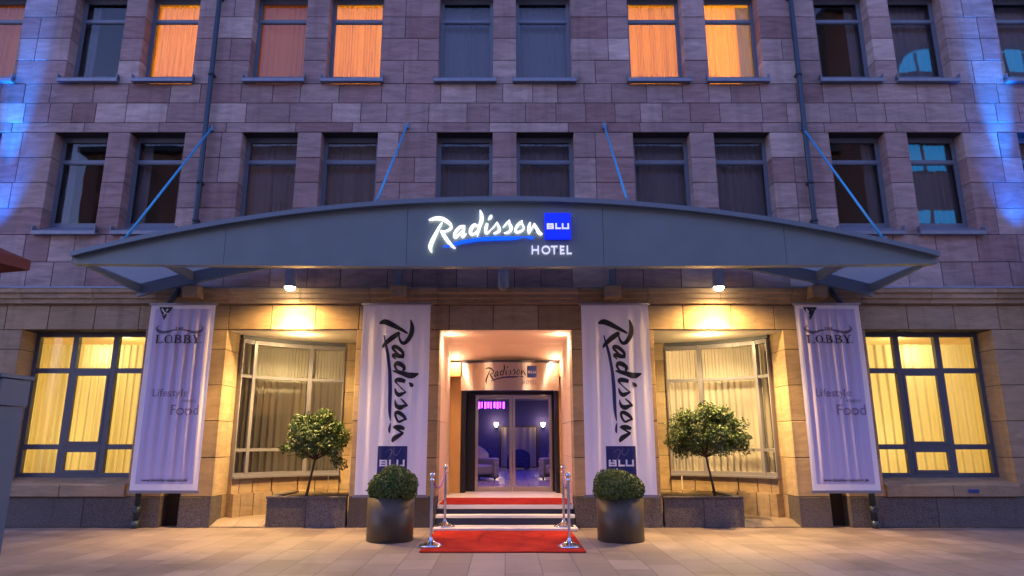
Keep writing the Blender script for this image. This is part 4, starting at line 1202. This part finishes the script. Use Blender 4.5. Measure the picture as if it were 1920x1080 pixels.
def boxwood(X, label, seed, rag, zc=.755, rz=.272):
    rnd = random.Random(seed)
    o = tag(empty('potted_boxwood', (X, -1.47, 0)), label, 'potted plant', 'boxwood balls in bronze pots')
    m = MB(); m.lathe([(0, 0), (.335, 0), (.345, .01), (.350, .62), (.335, .62), (.330, .56), (0, .56)], (0, 0, 0), 48); m.build('pot', M['pot'], o)
    m = MB(); m.lathe([(0, .575), (.33, .565)], (0, 0, 0), 24); m.build('soil', M['soil'], o)
    m = MB()
    for k in range(9):
        a = rnd.uniform(0, 6.28); m.tube([(.03*math.cos(a), .03*math.sin(a), .55), (.16*math.cos(a), .16*math.sin(a), .75), (.24*math.cos(a), .24*math.sin(a), .9)], [.014, .009, .004], 6)
    m.build('stem', M['bark'], o)
    m = MB()
    bumps = [(Vector((rnd.gauss(0, 1), rnd.gauss(0, 1), rnd.gauss(0, 1))).normalized(), rnd.uniform(.05, .12)) for _ in range(26)]
    def fn(p, d, r):
        if p.z < -.19: return False
        h = 1 - rag*.10 + sum(w*max(0, d.dot(b) - .8)/.2 for b, w in bumps)*.9
        f = h; p.x *= f; p.y *= f; p.z *= f
        return True
    leaves(m, 11000, (0, 0, zc), (.385, .385, rz), .0165, rnd, .72, fn, .8, tint=lambda rn, r, d: min(1, max(0, rn.random()*.8 + .25*(rn.random() < .15))))
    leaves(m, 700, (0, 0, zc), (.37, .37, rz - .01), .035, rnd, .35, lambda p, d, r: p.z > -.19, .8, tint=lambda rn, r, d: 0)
    m.build('foliage', M['leafbox'], o)
boxwood(-1.71, 'round boxwood in a bronze pot left of the red carpet', 5, 1)
boxwood(1.72, 'round boxwood in a bronze pot right of the red carpet', 8, 0, .735, .235)

def granite_planter(sx, label):
    xa, xb = sorted((sx*4.08, sx*2.72))
    o = tag(empty('granite_planter', ((xa+xb)/2, .4, 0)), label, 'planter', 'granite planters in the window recesses')
    L = (xb - xa)/2
    m = MB(); s = L
    m.box(-s, -.003, -.405, -.28, 0, .47, bev=.006); m.box(.003, s, -.405, -.28, 0, .47, bev=.006)
    m.box(-s, -s + .12, -.28, .9, 0, .47) if sx < 0 else m.box(s - .12, s, -.28, .9, 0, .47)
    m.build('planter_wall', M['granite'], o)
    m = MB(); m.box(-s - .015, s + .0, -.425, -.27, .472, .505, bev=.005)
    m.box(-s - .015, -s + .13, -.268, .95, .472, .505) if sx < 0 else m.box(s - .13, s + .015, -.268, .95, .472, .505)
    m.build('coping', M['granite'], o)
    m = MB()
    nx, ny = 24, 20; vs = []; rnd = random.Random(3)
    for i in range(nx+1):
        for j in range(ny+1): vs.append((-s + .1 + (2*s - .2)*i/nx, -.275 + 1.25*j/ny, .45 + rnd.uniform(0, .03)))
    m.add(vs, [(i*(ny+1)+j, (i+1)*(ny+1)+j, (i+1)*(ny+1)+j+1, i*(ny+1)+j+1) for i in range(nx) for j in range(ny)], .5, True)
    m.build('soil', M['soil'], o)
granite_planter(-1, 'low granite planter box in the left window recess holding a small tree')
granite_planter(1, 'low granite planter box in the right window recess holding a small tree')

def tree(loc, top, cz, rad, label, seed, n, drop):
    rnd = random.Random(seed)
    o = tag(empty('holly_tree', loc), label, 'tree', 'small variegated trees in the planters')
    m = MB(); tz = cz - rad[2]*.45
    base = Vector((0, 0, 0)); t1 = Vector((top[0], 0, tz))
    m.tube([(0, 0, 0), (top[0]*.35, .01, tz*.4), (top[0]*.8, 0, tz*.75), t1], [.026, .02, .019, .017], 10)
    tips = []
    for k in range(15):
        a = k*2.4; e = rnd.uniform(.0, 1.3)
        d = Vector((math.cos(a)*math.cos(e), math.sin(a)*math.cos(e), math.sin(e)))
        p1 = t1 + Vector((d.x*rad[0], d.y*rad[1], d.z*rad[2]))*.45; p2 = t1 + Vector((d.x*rad[0]*.85, d.y*rad[1]*.85, d.z*rad[2]*1.2 - .04))
        m.tube([t1 - Vector((0, 0, .05)), p1 + Vector((0, 0, .03)), p2], [.012, .008, .003], 6); tips.append(p2)
    m.build('trunk', M['bark'], o)
    # clumps
    cl = []
    for k in range(130):
        d = Vector((rnd.gauss(0, 1), rnd.gauss(0, 1), rnd.gauss(0, 1))).normalized()
        if d.z < -.55: continue
        r = rnd.uniform(.45, .98); cl.append(Vector((top[0] + d.x*rad[0]*r, d.y*rad[1]*r, cz + d.z*rad[2]*r)))
    for t in drop: cl.append(Vector(t))
    m = MB()
    for c in cl:
        cr = rnd.uniform(.10, .17)*rad[0]/.62
        leaves(m, int(n/len(cl)), c, (cr, cr, cr*.75), .026, rnd, .15, None, .9, tint=lambda rn, r, d: min(1, rn.random()*.66 + (.34 if rn.random() < .14 else 0)))
    m.build('crown', M['leaftree'], o)
tree((-3.50, .30, .45), (.12, 0), .96, (.58, .52, .56), 'small variegated tree with a leaning trunk in the left granite planter', 4, 15000, [(.52, -.1, .66), (.58, .0, .58), (-.42, 0, .85)])
tree((3.70, .30, .45), (-.12, 0), 1.03, (.75, .58, .62), 'broader variegated small tree with an upright trunk in the right granite planter', 14, 19000, [(.58, 0, .85), (-.66, 0, .95), (-.56, 0, .80), (-.05, 0, 1.55), (.1, 0, 1.5)])

# ------------------------------------------------------------------ stanchions and ropes
def stanchion(x, y, z, label):
    o = tag(empty('barrier_post', (x, y, z)), label, 'barrier post', 'chrome rope barrier posts by the carpet')
    m = MB(); m.lathe([(0, 0), (.165, 0), (.168, .012), (.13, .03), (.07, .055), (.035, .085), (.022, .12)], (0, 0, 0), 32); m.build('base', M['chrome'], o)
    m = MB(); m.lathe([(.021, .11), (.021, .90)], (0, 0, 0), 20); m.build('pole', M['chrome'], o)
    m = MB(); m.lathe([(.021, .86), (.034, .865), (.034, .895), (.024, .90), (.024, .915), (.036, .93), (.040, .95), (.036, .97), (.02, .985), (0, .99)], (0, 0, 0), 20); m.build('finial', M['chrome'], o)
P = [(-1.03, -2.14, .018), (.885, -2.20, .018), (-1.0, -.30, .05), (.975, -.30, .05)]
stanchion(*P[0], 'chrome barrier post at the front left corner of the red carpet')
stanchion(*P[1], 'chrome barrier post at the front right corner of the red carpet')
stanchion(*P[2], 'chrome barrier post on the bottom step left of the entrance')
stanchion(*P[3], 'chrome barrier post on the bottom step right of the entrance')
for a, b, lb in ((P[0], P[2], 'left'), (P[1], P[3], 'right')):
    m = MB(); pts = []
    for k in range(21):
        t = k/20; pts.append((a[0] + (b[0]-a[0])*t, a[1] + (b[1]-a[1])*t + 0, .90 + (a[2] + (b[2]-a[2])*t) - .24*4*t*(1-t)*.8))
    m.tube(pts, .017, 10)
    tag(m.build('barrier_rope', M['purple']), 'purple velvet rope sagging between the two %s barrier posts' % lb, 'rope', 'velvet barrier ropes')

# ------------------------------------------------------------------ pylon at the left edge, parasol corner, plaque
py = tag(empty('parking_pylon', (-2.985, -8.4, 0)), 'blue-grey parking pylon cut off by the left edge of the picture', 'sign pylon')
m = MB(); m.box(-.40, .40, -.08, .12, 0, 1.62, bev=.012); m.build('column', M['pylon'], py)
m = MB(); m.box(-.41, .41, -.09, .13, 1.625, 1.76, bev=.012); m.box(-.42, .42, -.1, .14, 1.765, 1.785); m.build('cap', M['pylon'], py)
m = MB(); m.lathe([(.055, 1.785), (.055, 1.80), (.045, 1.825), (.02, 1.84), (0, 1.842)], (.24, 0, 0), 20); m.build('signal_dome', M['dome'] if 'dome' in M else M.setdefault('dome', simple('blue_dome', (.02, .22, .42), .3)), py)
m = MB()
stroke_mesh(m, [[(.17, 1.36, .018), (.19, 1.60, .018)], [(.14, 1.60, .012), (.21, 1.625, .014), (.265, 1.59, .018), (.26, 1.53, .018), (.22, 1.49, .014), (.17, 1.49, .010)]],
            lambda x, y, off: (x, -.082 - off - .008, y - .03), .003, True)
m.build('parking_letter', M['inkgrey'], py)

pz = tag(empty('parasol', (-6.54, -6.47, 0)), 'corner of a rust-red parasol at the left edge above the yellow window', 'parasol')
m = MB(); s = 2.05; zt, ze = 3.95, 3.20
vs = [(0, 0, zt)] + [(s*math.cos(a), s*math.sin(a), ze) for a in [R(29) + k*PI/2 for k in range(4)]] + [(s*math.cos(a), s*math.sin(a), ze - .10) for a in [R(29) + k*PI/2 for k in range(4)]]
m.add(vs, [(0, 1, 2), (0, 2, 3), (0, 3, 4), (0, 4, 1)] + [(1 + k, 5 + k, 5 + (k+1) % 4, 1 + (k+1) % 4) for k in range(4)], .5)
m.build('canopy', M['parasol'], pz)
for k in range(4):
    a = R(29) + k*PI/2; q = MB(); q.tube([(0, 0, zt - .05), (s*.98*math.cos(a), s*.98*math.sin(a), ze - .02)], .012, 6); q.build('rib', M['bark'], pz)
m = MB(); m.tube([(0, 0, 0), (0, 0, 4.0)], .035, 12); m.build('pole', M['bark'], pz)
m = MB(); m.box(-.4, .4, -.4, .4, 0, .08); m.build('base', M['granite'], pz)
m = MB(); m.box(-.09, .09, -.012, .0, -.03, .03, bev=.004)
M['plaque'] = simple('plaque_blue', (.02, .05, .22), .4)
pq = m.build('blue_plaque', M['plaque']); pq.location = (8.0, -.075, .60)
tag(pq, 'small blue plaque on the sill under the right yellow window', 'plaque')

# ------------------------------------------------------------------ building across the street, seen only as reflections
ob = tag(empty('townhouse', (0, -32, 0)), 'dark townhouse across the street behind the viewer', 'building')
def facade(x0, x1, H, zs, wx, step_, arched=()):
    m = MB(); cells = []
    k = x0 + .9
    while k + wx < x1 - .5:
        for zz in zs: cells.append((k, k + wx, zz, zz + 2.2))
        k += step_
    m.box(x0, x1, -8, -.4, 0, H, .5)
    zl = sorted({0, H} | {c[2] for c in cells} | {c[3] for c in cells})
    for z0, z1 in zip(zl, zl[1:]):
        op = sorted([c for c in cells if c[2] <= z0 + 1e-6 and c[3] >= z1 - 1e-6]); x = x0
        for c in op: m.box(x, c[0], -.4, 0, z0, z1, .5); x = c[1]
        m.box(x, x1, -.4, 0, z0, z1, .5)
    m.build('wall', M['render'], ob)
    g = MB()
    for c in cells: g.box((c[0]+c[1])/2 - .04, (c[0]+c[1])/2 + .04, -.3, -.2, c[2], c[3]); g.box(c[0], c[1], -.3, -.2, c[2] + 1.4, c[2] + 1.48)
    g.build('window_bars', M['pylon'], ob)
M['render'] = simple('grey_render', (.20, .18, .17), .9)
M['cyanglow'] = emis('cyan_reflection_glow', (.01, .24, .62), 3.6)  # added cyan glow, there to be mirrored in the hotel windows
facade(-30, 24, 21.5, (1.2, 4.8, 8.4, 12., 15.6, 18.6), 1.5, 3.1)
facade(24.02, 44, 33., (1.2, 4.8, 8.4, 12.), 1.5, 3.1)
m = MB(); m.box(-30.5, 24.0, -8.5, .5, 21.5, 21.9); m.box(24.01, 44.4, -8.5, .5, 33.0, 33.4)
m.build('roof', M['pipe'], ob)
for cx_ in (31.3, 37.9):
    # arched panes with mullions; cyan glow added to show in the hotel glass
    A = MB(); r0 = 2.2; zb_ = 26.2
    vs = [(cx_ - r0, .02, zb_), (cx_ + r0, .02, zb_), (cx_ + r0, .02, zb_ + 1.6)] + [(cx_ + r0*math.cos(t*PI/12), .02, zb_ + 1.6 + r0*math.sin(t*PI/12)) for t in range(1, 12)] + [(cx_ - r0, .02, zb_ + 1.6)]
    A.add(vs, [tuple(range(len(vs)))], .5); w_ = A.build('arched_window', M['cyanglow'], ob)
    B = MB()
    for x in (-.75, .75): B.box(cx_ + x - .09, cx_ + x + .09, .03, .15, zb_, zb_ + 3.4)
    B.box(cx_ - r0, cx_ + r0, .025, .14, zb_ + 1.45, zb_ + 1.75)
    for t in range(12):
        a0, a1 = t*PI/12, (t+1)*PI/12
        B.add([(cx_ + q*math.cos(a), .1, zb_ + 1.6 + q*math.sin(a)) for a in (a0, a1) for q in (r0 - .05, r0 + .35)], [(0, 1, 3, 2)], .5)
    B.build('mullion', M['pylon'], w_)
for z_ in (20.2, 15.2):
    for x_ in (28.4, 30.2):
        B = MB(); B.box(x_, x_ + 1.5, .0, .03, z_, z_ + 2.0); B.build('cyan_pane', M['cyanglow'], ob)  # plain glowing panes, added for the lower cyan reflections
